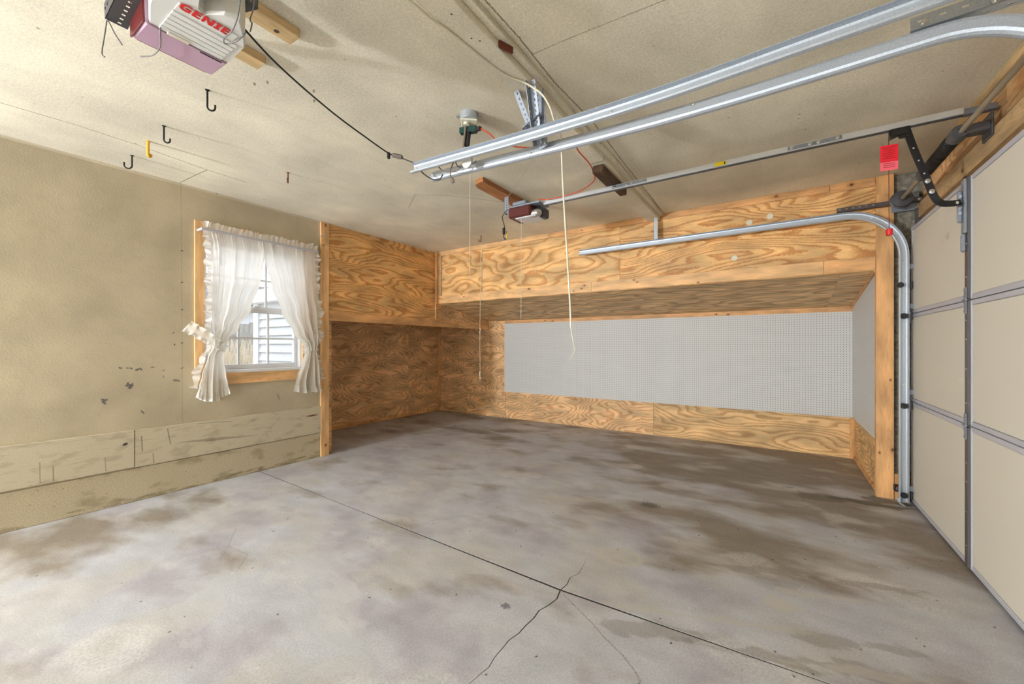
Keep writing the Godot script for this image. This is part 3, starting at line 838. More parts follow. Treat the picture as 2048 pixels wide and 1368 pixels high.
func build_shell() -> void:
	# floor: two slabs with a tooled joint and a crack between them
	var fl := struct("floor", "stained grey concrete garage floor with a joint and a crack")
	var crack := [Vector2(-0.893, -1.793), Vector2(-0.877, -1.727), Vector2(-0.887, -1.665), Vector2(-0.906, -1.607), Vector2(-0.900, -1.55), Vector2(-0.905, -1.489), Vector2(-0.905, -1.431), Vector2(-0.917, -1.38), Vector2(-0.915, -1.334), Vector2(-0.913, -1.27), Vector2(-0.903, -1.22), Vector2(-0.908, -1.193), Vector2(-0.917, -1.124), Vector2(-0.93, -0.9), Vector2(-0.91, -0.6)]
	var crack2 := [Vector2(-0.893, -1.807), Vector2(-0.888, -1.86), Vector2(-0.9, -1.925), Vector2(-0.879, -1.978), Vector2(-0.888, -2.06), Vector2(-0.906, -2.166)]
	var near := PackedVector2Array([Vector2(GWX + 0.2, REARZ + 0.15), Vector2(WALLX - 0.15, REARZ + 0.15), Vector2(WALLX - 0.15, -1.923), Vector2(-4.082, -1.917), Vector2(-2.4, -1.852)])
	for i in crack.size(): near.append(crack[i] - Vector2(0.0034 * (1.0 - i / 18.0), 0))
	for k in crack.size():
		var i := crack.size() - 1 - k
		near.append(crack[i] + Vector2(0.0034 * (1.0 - i / 18.0), 0))
	near.append(Vector2(0.154, -1.82)); near.append(Vector2(GWX + 0.2, -1.823))
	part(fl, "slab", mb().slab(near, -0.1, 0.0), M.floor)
	var far := PackedVector2Array([Vector2(GWX + 0.2, -1.829), Vector2(0.154, -1.826)])
	for i in crack2.size(): far.append(crack2[i] + Vector2(0.0028 * (1.0 - i / 5.0) + 0.0002, 0))
	for k in crack2.size():
		var i := crack2.size() - 1 - k
		far.append(crack2[i] - Vector2(0.0028 * (1.0 - i / 5.0) + 0.0002, 0))
	far.append(Vector2(-2.4, -1.860)); far.append(Vector2(-4.082, -1.924)); far.append(Vector2(WALLX - 0.15, -1.93))
	far.append(Vector2(WALLX - 0.15, -2.7)); far.append(Vector2(LEFTX - 0.15, -2.7)); far.append(Vector2(LEFTX - 0.15, BACKZ - 0.15)); far.append(Vector2(GWX + 0.2, BACKZ - 0.15))
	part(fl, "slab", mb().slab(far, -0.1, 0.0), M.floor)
	part(fl, "joint_bed", mb().mm(Vector3(LEFTX - 0.1, -0.06, BACKZ - 0.1), Vector3(GWX + 0.15, -0.0012, REARZ + 0.1), 0.0), M.dirtgap)

	sround("ceiling", mb().mm(Vector3(WALLX - 0.15, CEIL, SOFZ - 0.12), Vector3(GWX + 0.2, CEIL + 0.12, REARZ + 0.15), 0.0, true), M.ceiling, "textured plaster ceiling with cracked seams")
	# boxed beam under the ceiling: a wide painted board and a narrow strip beside it
	var bm := struct("trim_1", "painted ceiling beam running toward the plywood wall")
	panel(bm, "beam_board", M.ceiling, Vector3(-1.135, 2.488, SOFZ), Vector3(-1.012, 2.545, -1.02 + 1.6), 2, 0.0, 0.0, "", 0.004)
	part(bm, "side_strip", mb().mm(Vector3(-1.012, 2.520, SOFZ), Vector3(-0.975, 2.545, 0.58), 0.003, true), M.ceiling)
	for z in [-1.19, -1.33, -1.36]:
		var bb := mb(); bolt_at(bb, Vector3(-1.07 + 0.02 * sin(z * 40.0), 2.489, z), Vector3.DOWN, 0.004, 0.002)
		part(bm, "nail_head", bb, M.rust)

	# window wall
	var wl := struct("wall_left", "beige painted plaster wall with the curtained window")
	var holes := [Rect2(-2.34, 0.98, 0.87, 1.2), Rect2(0.25, 0.98, 1.1, 1.2)]
	part(wl, "plaster", cells_wall(Vector3(WALLX - 0.15, 0.0, -2.62), Vector3(WALLX, CEIL, REARZ + 0.15), 0, holes), M.wall)
	part(wl, "plank", mb().mm(Vector3(WALLX, 0.268, -1.018), Vector3(WALLX + 0.022, 0.556, 0.6), 0.003, true), M.plank)
	part(wl, "plank", mb().mm(Vector3(WALLX, 0.264, -2.538), Vector3(WALLX + 0.019, 0.552, -1.022), 0.003, true), M.plank)
	part(wl, "curb", mb().mm(Vector3(WALLX - 0.02, 0.0, -2.538), Vector3(WALLX + 0.008, 0.258, 0.6), 0.004, true), M.curb)
	# cove bead under the ceiling
	part(wl, "cove_bead", mb().sweep([Vector2(0, 0), Vector2(0.016, 0), Vector2(0.006, -0.006), Vector2(0, -0.016)], [Transform3D(Basis(Vector3(1, 0, 0), Vector3(0, 1, 0), Vector3(0, 0, 1)), Vector3(WALLX, CEIL, -2.54)), Transform3D(Basis(Vector3(1, 0, 0), Vector3(0, 1, 0), Vector3(0, 0, 1)), Vector3(WALLX, CEIL, 0.6))]), M.wall)
	# post where the plaster ends and the recess begins
	panel(wl, "post", M.pine, Vector3(WALLX - 0.1, 0.0, -2.632), Vector3(WALLX + 0.022, CEIL, -2.538), 1, 0.1, 0.05, "pine post at the edge of the recess")

	# wall that holds the overhead door, and the wall behind the camera
	var wr := struct("wall_right", "wall around the overhead garage door")
	part(wr, "block_wall", cells_wall(Vector3(GWX, 0.0, BACKZ - 0.15), Vector3(GWX + 0.2, CEIL, REARZ + 0.15), 0, [Rect2(-4.17, -0.01, 2.14, 2.07)]), M.plainwall)
	wr = struct("wall_pier", "rough grey pier beside the door track")
	part(wr, "pier", mb().mm(Vector3(RIGHTX + 0.08, 0.0, BACKZ), Vector3(GWX + 0.01, CEIL, SOFZ - 0.025), 0.004, true), M.pier)
	wr = struct("trim_2", "wooden header boards over the garage door")
	part(wr, "header_backing", mb(2).mm(Vector3(0.925, 2.24, -4.3), Vector3(GWX, 2.50, -1.6), 0.002), M.ply_c)
	part(wr, "header_trim", mb(2).mm(Vector3(0.905, 2.497, -4.3), Vector3(GWX, CEIL, -1.6), 0.003), M.stud)
	part(wr, "header_board", mb(2, Vector2(0.4, 0.2)).mm(Vector3(0.885, 2.165, -4.3), Vector3(GWX, 2.275, -1.6), 0.004), M.oldwood)
	part(wr, "stop_board", mb(2, Vector2(0.9, 0.1)).mm(Vector3(0.918, 2.06, -4.3), Vector3(GWX, 2.163, -1.6), 0.003), M.stud)
	part(wr, "jamb_block", mb(1).mm(Vector3(0.89, 2.06, -4.315), Vector3(GWX - 0.004, 2.20, -4.25), 0.003), M.pine_b)
	var wf := struct("wall_front", "wall behind the camera")
	part(wf, "plaster", cells_wall(Vector3(WALLX - 0.15, 0.0, REARZ), Vector3(GWX + 0.2, CEIL, REARZ + 0.15), 2, [Rect2(-3.5, 0.9, 1.5, 1.25), Rect2(-1.4, 0.9, 1.5, 1.25)]), M.plainwall)
	var wn := 2  # unseen windows, added to let in daylight from out of frame
	for r in [[Vector3(WALLX - 0.1, 0.98, 0.25), Vector3(WALLX - 0.05, 2.18, 1.35)], [Vector3(-3.5, 0.9, REARZ + 0.05), Vector3(-2.0, 2.15, REARZ + 0.1)], [Vector3(-1.4, 0.9, REARZ + 0.05), Vector3(0.1, 2.15, REARZ + 0.1)]]:
		var w := struct("window_%d" % wn)
		wn += 1
		var lo: Vector3 = r[0]; var hi: Vector3 = r[1]
		var o := 2 if hi.z - lo.z > 0.5 else 0
		var f := mb()
		for k in [0, 1, 2]:
			var a := lo; var e := hi
			a[o] = lerpf(lo[o], hi[o], k / 2.0) - 0.02; e[o] = a[o] + 0.04
			f.mm(a, e, 0.003)
			a = lo; e = hi
			a.y = lerpf(lo.y, hi.y, k / 2.0) - 0.02; e.y = a.y + 0.04
			f.mm(a, e, 0.003)
		part(w, "window_frame", f, M.vinyl)
		var c := (lo + hi) / 2.0
		var s := hi - lo; s[2 - o] = 0.004
		part(w, "pane", mb().box(c, s, 0.0), M.glass)

func build_alcove() -> void:
	var wb := struct("wall_bulkhead", "plywood bulkhead hanging over the alcove")
	# bulkhead sheets
	var z0 := SOFZ - 0.012
	panel(wb, "plywood_panel", M.ply_a, Vector3(-4.13, 1.80, z0), Vector3(-3.296, 2.545, SOFZ), 0, 0.1, 0.3)
	panel(wb, "plywood_panel", M.ply_a, Vector3(-3.294, 1.80, z0), Vector3(-1.429, 2.545, SOFZ), 0, 0.5, 0.42)
	panel(wb, "plywood_panel", M.ply_b, Vector3(-1.427, 1.80, z0), Vector3(0.66, 2.545, SOFZ), 0, 0.2, 0.1)
	part(wb, "bulkhead_core", mb().mm(Vector3(-4.14, 1.83, SOFZ - 0.09), Vector3(0.76, 2.545, z0), 0.0), M.stud)
	# boards of the bulkhead
	panel(wb, "trim_board", M.pine, Vector3(-4.04, 1.806, SOFZ), Vector3(-1.75, 1.914, SOFZ + 0.018), 0, 0.02, 0.22)
	panel(wb, "trim_board", M.pine, Vector3(-1.748, 1.806, SOFZ), Vector3(0.32, 1.912, SOFZ + 0.018), 0, 0.1, 0.42)
	panel(wb, "trim_board", M.pine_b, Vector3(0.322, 1.806, SOFZ), Vector3(0.65, 1.912, SOFZ + 0.018), 0, 0.7, 0.1)
	panel(wb, "trim_board", M.pine, Vector3(-4.04, 2.487, SOFZ), Vector3(-2.30, 2.545, SOFZ + 0.012), 0, 0.3, 0.1)
	panel(wb, "trim_board", M.pine_b, Vector3(-2.298, 2.487, SOFZ), Vector3(0.36, 2.545, SOFZ + 0.012), 0, 0.5, 0.3)
	panel(wb, "trim_board", M.pine_b, Vector3(0.362, 2.475, SOFZ), Vector3(0.65, 2.545, SOFZ + 0.014), 0, 0.9, 0.0)
	panel(wb, "corner_strip", M.pine_b, Vector3(-4.128, 1.80, SOFZ), Vector3(-4.09, 2.545, SOFZ + 0.03), 1, 0.2, 0.1)
	panel(wb, "corner_strip", M.oldwood, Vector3(-4.06, 1.915, SOFZ), Vector3(-4.02, 2.486, SOFZ + 0.016), 1, 0.8, 0.3)
	panel(wb, "post", M.pine_b, Vector3(0.652, 0.0, SOFZ - 0.03), Vector3(0.758, CEIL, SOFZ + 0.022), 1, 0.0, 0.24, "pine post at the right end of the alcove")
	for q in [[-0.06, 2.36], [-0.22, 2.33], [-0.34, 2.02]]:   # filler patches
		part(wb, "filler_patch", mb().lathe([Vector2(0.026, 0), Vector2(0.024, 0.0012), Vector2(0, 0.0014)], Transform3D(Basis(Vector3(1, 0, 0), Vector3(0, 1, 0), Vector3(0, 0, 1)), Vector3(q[0], q[1], SOFZ)), 9), M.ivory)
	# sloped underside
	wb = struct("ceiling_alcove", "sloped plywood underside over the pegboard")
	var a := Vector3(0, 1.805, SOFZ); var b := Vector3(0, 1.615, BACKZ)
	var bs := Basis(Vector3.RIGHT, (a - b).angle_to(Vector3(0, 0, 1)) * -1.0)
	var ln := a.distance_to(b)
	var mid := (a + b) / 2.0 + bs * Vector3(0, 0.006, 0)
	for q in [[-4.15, -2.0, 0.1, "ply_e"], [-1.998, RIGHTX, 0.0, "ply_e"]]:
		var m := mb(0, Vector2(q[2] + (q[1] - q[0]) / 2.0, 0.61))
		m.box(Vector3((q[0] + q[1]) / 2.0, mid.y, mid.z), Vector3(q[1] - q[0], 0.012, ln), 0.001, bs)
		# uv of a flat sheet: u along x, v along z
		part(wb, "plywood_panel", m, M[q[3]])
	part(wb, "roof_core", mb().box(Vector3((LEFTX + RIGHTX) / 2.0, mid.y + 0.062, mid.z - 0.06), Vector3(RIGHTX - LEFTX + 0.3, 0.08, ln + 0.06), 0.0, bs), M.stud)
	part(wb, "trim_board", mb(2).box(Vector3(RIGHTX - 0.02, mid.y - 0.014, mid.z), Vector3(0.036, 0.018, ln), 0.002, bs), M.pine_b)
	wb = struct("wall_back", "plywood back wall of the alcove around the pegboard")
	# lower back wall: sheets, pegboard backing, boards
	panel(wb, "plywood_panel", M.ply_c, Vector3(LEFTX, 0.0, BACKZ - 0.012), Vector3(-3.80, 1.64, BACKZ), 0, 0.2, 0.1)
	panel(wb, "plywood_panel", M.ply_c, Vector3(-3.798, 0.0, BACKZ - 0.012), Vector3(-1.40, 0.44, BACKZ), 0, 0.02, 0.3)
	panel(wb, "plywood_panel", M.ply_d, Vector3(-1.398, 0.0, BACKZ - 0.012), Vector3(RIGHTX, 0.44, BACKZ), 0, 0.1, 0.6)
	panel(wb, "trim_board", M.pine_b, Vector3(-3.80, 1.565, BACKZ), Vector3(RIGHTX, 1.635, BACKZ + 0.018), 0, 0.4, 0.1)
	panel(wb, "plywood_panel", M.ply_c, Vector3(-4.62, 0.0, BACKZ), Vector3(-3.80, 0.425, BACKZ + 0.006), 0, 0.6, 0.7)
	panel(wb, "corner_strip", M.pine_b, Vector3(LEFTX, 0.0, BACKZ), Vector3(LEFTX + 0.045, 1.6, BACKZ + 0.02), 1, 0.3, 0.3)
	panel(wb, "corner_strip", M.pine_b, Vector3(RIGHTX - 0.04, 0.0, BACKZ), Vector3(RIGHTX, 0.43, BACKZ + 0.02), 1, 0.1, 0.4)
	part(wb, "pegboard_backing", mb().mm(Vector3(-3.798, 0.44, BACKZ - 0.03), Vector3(RIGHTX, 1.563, BACKZ + 0.010), 0.0), M.pegback)
	part(wb, "outer_skin", mb().mm(Vector3(LEFTX - 0.15, -0.1, BACKZ - 0.15), Vector3(GWX + 0.01, 1.9, BACKZ - 0.03), 0.0), M.siding)
	# left recess: upper sheet over a header, lower wall set back
	var wl := struct("wall_recess", "plywood recess beside the window")
	panel(wl, "plywood_panel", M.ply_b, Vector3(WALLX - 0.014, 1.50, SOFZ - 0.12), Vector3(WALLX + 0.004, CEIL, -2.632), 2, 0.0, 0.06)
	panel(wl, "plywood_panel", M.ply_c, Vector3(WALLX - 0.014, 1.50, BACKZ), Vector3(WALLX + 0.003, 1.83, SOFZ - 0.122), 2, 0.3, 0.5)
	panel(wl, "trim_board", M.pine_b, Vector3(WALLX - 0.04, 1.478, -4.8), Vector3(WALLX + 0.02, 1.578, -2.634), 2, 0.0, 0.2)
	panel(wl, "trim_board", M.pine, Vector3(WALLX - 0.04, 1.478, BACKZ + 0.02), Vector3(WALLX + 0.02, 1.578, -4.802), 2, 0.6, 0.0)
	panel(wl, "corner_strip", M.pine, Vector3(WALLX, 1.58, SOFZ), Vector3(WALLX + 0.02, CEIL, SOFZ + 0.012), 1, 0.3, 0.0)
	panel(wl, "plywood_panel", M.ply_c, Vector3(LEFTX - 0.012, 0.02, -4.85), Vector3(LEFTX, 1.62, -2.64), 2, 0.06, 0.0)
	panel(wl, "plywood_panel", M.ply_c, Vector3(LEFTX - 0.012, 0.02, BACKZ), Vector3(LEFTX, 1.62, -4.852), 2, 1.2, 0.0)
	panel(wl, "trim_board", M.pine_b, Vector3(LEFTX, 0.0, BACKZ), Vector3(LEFTX + 0.012, 0.05, -2.64), 2, 0.0, 0.0)
	part(wl, "outer_skin", mb().mm(Vector3(LEFTX - 0.15, -0.1, BACKZ - 0.15), Vector3(LEFTX - 0.012, 1.75, -2.64), 0.0), M.siding)
	part(wl, "recess_roof", mb().mm(Vector3(LEFTX - 0.2, 1.62, BACKZ - 0.15), Vector3(WALLX - 0.014, 1.74, -2.64), 0.0), M.ply_c)
	part(wl, "end_wall", mb().mm(Vector3(LEFTX - 0.15, -0.1, -2.74), Vector3(WALLX - 0.1, 1.75, -2.64), 0.0), M.ply_c)
	part(wl, "upper_skin", mb().mm(Vector3(WALLX - 0.15, 1.74, SOFZ - 0.2), Vector3(WALLX - 0.014, CEIL, -2.62), 0.0), M.siding)
	# right return: plywood foot
	var wr := struct("wall_return", "short return wall at the right end of the alcove")
	panel(wr, "plywood_panel", M.ply_d, Vector3(RIGHTX, 0.0, BACKZ), Vector3(RIGHTX + 0.012, 0.44, SOFZ - 0.032), 2, 0.2, 0.2)
	part(wr, "pegboard_backing", mb().mm(Vector3(RIGHTX + 0.002, 0.441, BACKZ), Vector3(RIGHTX + 0.08, 1.9, SOFZ - 0.032), 0.0), M.pegback)
	panel(wr, "trim_board", M.pine_b, Vector3(RIGHTX - 0.012, 0.0, BACKZ + 0.02), Vector3(RIGHTX, 0.03, SOFZ - 0.032), 2, 0.3, 0.1)
	# pegboards
	var flat := func(_u: float) -> float: return 1.127
	var p1 := peg_sheet(Vector3(-3.80, 0.438, BACKZ + 0.026), Vector3.RIGHT, Vector3.UP, Vector3(0, 0, 1), 2.2, 1.127, flat)
	single("pegboard", p1, M.peg, "white pegboard sheet next to the plywood corner, left half of the long board", "pegboard", "pegboards lining the alcove")
	var p2 := peg_sheet(Vector3(-1.598, 0.438, BACKZ + 0.026), Vector3.RIGHT, Vector3.UP, Vector3(0, 0, 1), RIGHTX + 1.598 - 0.019, 1.127, flat)
	single("pegboard", p2, M.peg, "white pegboard sheet on the back wall, right half of the long board", "pegboard", "pegboards lining the alcove")
	var slope := func(u: float) -> float: return 1.165 + 0.19 * u / 1.24
	var p3 := peg_sheet(Vector3(RIGHTX - 0.018, 0.438, BACKZ + 0.027), Vector3(0, 0, 1), Vector3.UP, Vector3(-1, 0, 0), SOFZ - 0.034 - BACKZ - 0.027, 1.4, slope)
	single("pegboard", p3, M.peg, "narrow slant-topped white pegboard on the short side wall beside the right post", "pegboard", "pegboards lining the alcove")

func build_window() -> void:
	var w := struct("window_1", "double hung white window in a pine casing")
	var x0 := WALLX; var x1 := WALLX + 0.02
	panel(w, "casing_board", M.pine, Vector3(x0, 0.86, -1.475), Vector3(x1, 2.27, -1.404), 1, 0.3, 0.1)
	panel(w, "casing_board", M.pine, Vector3(x0, 0.86, -2.455), Vector3(x1, 2.27, -2.335), 1, 0.8, 0.4)
	panel(w, "casing_board", M.pine, Vector3(x0, 2.178, -2.334), Vector3(x1, 2.272, -1.476), 2, 0.2, 0.3)
	panel(w, "casing_board", M.pine, Vector3(x0, 0.855, -2.334), Vector3(x1, 0.968, -1.476), 2, 1.0, 0.2)
	part(w, "sill", mb().mm(Vector3(WALLX - 0.14, 0.955, -2.338), Vector3(WALLX + 0.026, 0.982, -1.472), 0.004), M.vinyl)
	var j := mb()
	j.mm(Vector3(WALLX - 0.15, 0.982, -2.34), Vector3(WALLX - 0.002, 2.18, -2.315), 0.002)
	j.mm(Vector3(WALLX - 0.15, 0.982, -1.495), Vector3(WALLX - 0.002, 2.18, -1.47), 0.002)
	j.mm(Vector3(WALLX - 0.15, 2.155, -2.315), Vector3(WALLX - 0.002, 2.18, -1.495), 0.002)
	part(w, "jamb", j, M.vinyl)
	for s in [[0.982, 1.56, WALLX - 0.085, WALLX - 0.05, 1.27], [1.535, 2.155, WALLX - 0.125, WALLX - 0.09, 1.84]]:
		var f := mb()
		var a: float = s[2]; var b: float = s[3]
		f.mm(Vector3(a, s[0], -2.315), Vector3(b, s[0] + 0.045, -1.495), 0.004)
		f.mm(Vector3(a, s[1] - 0.045, -2.315), Vector3(b, s[1], -1.495), 0.004)
		f.mm(Vector3(a, s[0] + 0.045, -2.315), Vector3(b, s[1] - 0.045, -2.285), 0.003)
		f.mm(Vector3(a, s[0] + 0.045, -1.525), Vector3(b, s[1] - 0.045, -1.495), 0.003)
		var sash := part(w, "sash", f, M.vinyl)
		var m := mb()
		for z in [-1.772, -2.034]: m.mm(Vector3(a + 0.008, s[0] + 0.045, z - 0.009), Vector3(b - 0.008, s[1] - 0.045, z + 0.009), 0.002)
		m.mm(Vector3(a + 0.009, s[4] - 0.009, -2.285), Vector3(b - 0.009, s[4] + 0.009, -1.525), 0.002)
		part(sash, "muntin", m, M.vinyl)
		var zs := [-2.285, -2.034, -1.772, -1.525]; var ys := [s[0] + 0.045, s[4], s[1] - 0.045]
		for i in 3:
			for k in 2:
				part(sash, "pane", mb().mm(Vector3((a + b) / 2 - 0.002, ys[k], zs[i]), Vector3((a + b) / 2 + 0.002, ys[k + 1], zs[i + 1]), 0.0), M.glass)
	part(w, "sash_lock", mb().mm(Vector3(WALLX - 0.05, 1.56, -1.95), Vector3(WALLX - 0.02, 1.58, -1.89), 0.004), M.vinyl)

func build_outside() -> void:
	var g := sround("ground_outside", mb().mm(Vector3(-40, -0.4, -40), Vector3(30, -0.1, 40), 0.0), M.ground, "pale winter yard outside the window")
	g.set_meta("kind", "structure")
	# clapboards on the outside of the recess, seen through the window
	var s := struct("wall_outside", "white clapboard wall seen through the window")
	for k in 17:
		var y := -0.05 + k * 0.106
		var m := mb()
		m.box(Vector3(-4.985, y + 0.058, -2.618), Vector3(1.33, 0.118, 0.012), 0.001, Basis(Vector3.RIGHT, -0.24))
		part(s, "clapboard", m, M.siding)
	part(s, "corner_board", mb().mm(Vector3(-5.74, -0.1, -2.67), Vector3(-5.62, 1.76, -2.585), 0.004), M.siding_trim)
	part(s, "frieze_board", mb().mm(Vector3(-5.78, 1.74, -2.70), Vector3(WALLX - 0.16, 1.90, -2.50), 0.004), M.siding_trim)
	# board fence at the far side of the yard
	var f := thing("board_fence", "weathered grey board fence across the yard, seen through the window", "fence", Vector3(-10.2, -0.1, -4.0))
	for k in 26: part(f, "fence_board", mb(1, Vector2(k * 0.37, k * 0.13)).mm(Vector3(-10.22, -0.1, -6.5 + k * 0.2), Vector3(-10.19, 1.72 + 0.02 * sin(k * 3.0), -6.31 + k * 0.2), 0.003), M.fencewood)
	for y in [0.3, 1.4]: part(f, "fence_rail", mb(2).mm(Vector3(-10.19, y, -6.5), Vector3(-10.14, y + 0.09, -1.3), 0.003), M.fencewood)
	# shed roof beyond the fence
	var sh := thing("garden_shed", "small pale shed with dark shingled eave beyond the fence, behind the window", "shed", Vector3(-13, -0.1, -6.0))
	part(sh, "shed_wall", mb().mm(Vector3(-14.5, -0.1, -8.0), Vector3(-12.5, 2.3, -4.6), 0.01), M.siding)
	part(sh, "shed_roof", mb().sweep([Vector2(-1.4, 0.0), Vector2(0, 0.7), Vector2(1.4, 0.0), Vector2(1.4, 0.08), Vector2(0, 0.8), Vector2(-1.4, 0.08)], [Transform3D(Basis.IDENTITY, Vector3(-13.5, 2.25, -8.2)), Transform3D(Basis.IDENTITY, Vector3(-13.5, 2.25, -4.3))]), M.shingle)
	# dry reeds
	var rng := RandomNumberGenerator.new(); rng.seed = 5
	var r := mb()
	for k in 1500:
		var p := Vector3(rng.randf_range(-9.6, -8.2), -0.1, rng.randf_range(-5.2, -2.2))
		var h := rng.randf_range(0.8, 1.5)
		var lean := Vector3(rng.randf_range(-0.3, 0.3), 0, rng.randf_range(-0.3, 0.3))
		r.tube([p, p + Vector3(0, h * 0.5, 0) + lean * 0.3, p + Vector3(0, h, 0) + lean], 0.006, 4, 0.0025)
	var ro := single("dry_reeds", r, M.reed, "thicket of dry straw-coloured reeds in the yard outside the window", "reeds")
	ro.set_meta("kind", "stuff")
	# bare tree
	var t := thing("bare_tree", "leafless tree with thin twigs, seen through the upper window panes", "tree", Vector3(-15.5, -0.1, -8.6))
	part(t, "trunk", mb().tube(spline([Vector3(-15.5, -0.1, -8.6), Vector3(-15.45, 2.0, -8.55), Vector3(-15.3, 4.0, -8.5), Vector3(-15.4, 6.5, -8.3)], 4), 0.10, 8, 0.04), M.bark)
	for k in 26:
		var a := rng.randf() * TAU
		var y := rng.randf_range(1.9, 5.5)
		var p := Vector3(-15.4, y, -8.5)
		var d := Vector3(cos(a), 0.5, sin(a)) * rng.randf_range(1.2, 2.6)
		part(t, "branch", mb().tube(spline([p, p + d * 0.5 + Vector3(0, -0.1, 0), p + d + Vector3(0, 0.3, 0)], 3), 0.022, 5, 0.006), M.bark)

func build_garage_door() -> void:
	var d := struct("door_1", "cream sectional overhead garage door", Vector3(DOORX, 0, -3.1))
	var zl := -4.262; var zr := -1.93; var zc := -3.145
	var ys := [0.012, 0.773, 1.444, 2.105]
	for k in 3:
		var y0: float = ys[k] + 0.002; var y1: float = ys[k + 1] - 0.002
		var sec := part(d, "section", mb().mm(Vector3(DOORX + 0.012, y0, zl), Vector3(DOORX + 0.05, y1, zr), 0.003), M.doorframe)
		# frame rails and stiles stand proud, cream panels between them
		var fr := mb()
		fr.mm(Vector3(DOORX - 0.004, y0, zl), Vector3(DOORX + 0.012, y0 + 0.026, zr), 0.003)
		fr.mm(Vector3(DOORX - 0.004, y1 - 0.026, zl), Vector3(DOORX + 0.012, y1, zr), 0.003)
		part(sec, "rail", fr, M.doorframe)
		part(sec, "end_stile", mb().mm(Vector3(DOORX - 0.006, y0, zl - 0.004), Vector3(DOORX + 0.014, y1, zl + 0.02), 0.002), M.doorframe)
		var cs := mb()
		cs.mm(Vector3(DOORX - 0.016, y0 + 0.004, zc - 0.022), Vector3(DOORX - 0.002, y1 - 0.004, zc + 0.022), 0.003)
		part(sec, "centre_stile", cs, M.doorstile)
		part(sec, "stile_edge", mb().mm(Vector3(DOORX - 0.006, y0 + 0.004, zc + 0.0225), Vector3(DOORX + 0.01, y1 - 0.004, zc + 0.034), 0.002), M.doorframe)
		for q in [[zl + 0.021, zc - 0.023], [zc + 0.035, zr - 0.02]]:
			part(sec, "panel", mb().mm(Vector3(DOORX - 0.001, y0 + 0.027, q[0]), Vector3(DOORX + 0.013, y1 - 0.027, q[1]), 0.004), M.doorpanel)
		if k > 0:
			for z in [zc, zl + 0.03]:
				var h := mb()
				h.mm(Vector3(DOORX - 0.021, y0 - 0.075, z - 0.016), Vector3(DOORX - 0.0165, y0 - 0.005, z + 0.016), 0.002)
				h.mm(Vector3(DOORX - 0.021, y0 + 0.003, z - 0.016), Vector3(DOORX - 0.0165, y0 + 0.065, z + 0.016), 0.002)
				h.tube([Vector3(DOORX - 0.022, y0, z - 0.018), Vector3(DOORX - 0.022, y0, z + 0.018)], 0.006, 8)
				for yy in [-0.06, -0.02, 0.02, 0.05]: bolt_at(h, Vector3(DOORX - 0.021, y0 + yy, z), Vector3(-1, 0, 0), 0.004, 0.005)
				part(sec, "hinge", h, M.galv_dull)
		for yy in [0.12, 0.3, 0.46, 0.56]: bolts(sec, [Vector3(DOORX - 0.016, y0 + yy, zc + 0.006)], Vector3(-1, 0, 0), 0.004, 0.004, "screw")
	part(d, "bottom_seal", mb().mm(Vector3(DOORX + 0.004, 0.0, zl), Vector3(DOORX + 0.045, 0.016, zr), 0.004), M.rubber)
	# ribbed operator bracket on the top section
	var ob := mb()
	ob.mm(Vector3(DOORX - 0.03, 1.80, zc - 0.022), Vector3(DOORX - 0.016, 2.09, zc + 0.022), 0.004)
	ob.mm(Vector3(DOORX - 0.05, 1.86, zc - 0.010), Vector3(DOORX - 0.03, 2.03, zc + 0.010), 0.006)
	ob.mm(Vector3(DOORX - 0.036, 1.70, zc - 0.014), Vector3(DOORX - 0.016, 1.80, zc + 0.014), 0.008)
	for y in [1.91, 1.94, 1.97, 2.0]: bolt_at(ob, Vector3(DOORX - 0.04, y, zc + 0.012), Vector3(-0.4, 0, 1), 0.005, 0.005)
	part(d, "operator_bracket", ob, M.galv_dull)
	# rollers on the left edge
	for y in [1.66, 1.425, 0.745, 0.07]:
		var xt := 0.795 if y < 1.6 else 0.775
		var st := part(d, "roller_stem", mb().tube([Vector3(xt + 0.005, y, -4.19), Vector3(DOORX - 0.01, y - 0.01, -4.245)], 0.006, 8), M.bolt)
		part(st, "roller", mb().lathe([Vector2(0, -0.009), Vector2(0.018, -0.009), Vector2(0.021, -0.004), Vector2(0.021, 0.004), Vector2(0.018, 0.009), Vector2(0, 0.009)], Transform3D(Basis(Vector3(1, 0, 0), Vector3(0, 1, 0), Vector3(0, 0, 1)), Vector3(xt, y, -4.182)), 16), M.black)
		part(st, "roller_bracket", mb().mm(Vector3(DOORX - 0.02, y - 0.03, -4.262), Vector3(DOORX - 0.005, y + 0.03, -4.22), 0.003), M.steel_dark)

	# torsion shaft and spring over the door
	var t := thing("torsion_shaft", "grey torsion shaft with a black spring above the garage door", "door spring", Vector3(0.78, 2.0, -3.0))
	var Z := Basis(Vector3(1, 0, 0), Vector3(0, 1, 0), Vector3(0, 0, 1))
	part(t, "shaft", mb().tube([Vector3(0.78, 2.305, -4.27), Vector3(0.78, 2.295, -3.4), Vector3(0.78, 2.275, -1.6)], 0.0125, 12), M.shaft)
	var coil: Array = []
	for k in 24 * 14 + 1:
		var a := TAU * k / 14.0
		coil.append(Vector3(0.78 + 0.026 * cos(a), 2.297 + 0.026 * sin(a), -3.09 - k / (24.0 * 14.0) * 0.46))
	var spr := part(t, "spring", mb().tube(coil, 0.0092, 6), M.blackmetal)
	part(spr, "sleeve", mb().tube([Vector3(0.78, 2.297, -3.09), Vector3(0.78, 2.298, -3.55)], 0.025, 16), M.blackmetal)
	part(t, "winding_cone", mb().lathe([Vector2(0.013, -0.06), Vector2(0.03, -0.05), Vector2(0.036, 0.0), Vector2(0.03, 0.05), Vector2(0.013, 0.055)], Transform3D(Z, Vector3(0.78, 2.30, -3.62)), 18), M.plastic_dark)
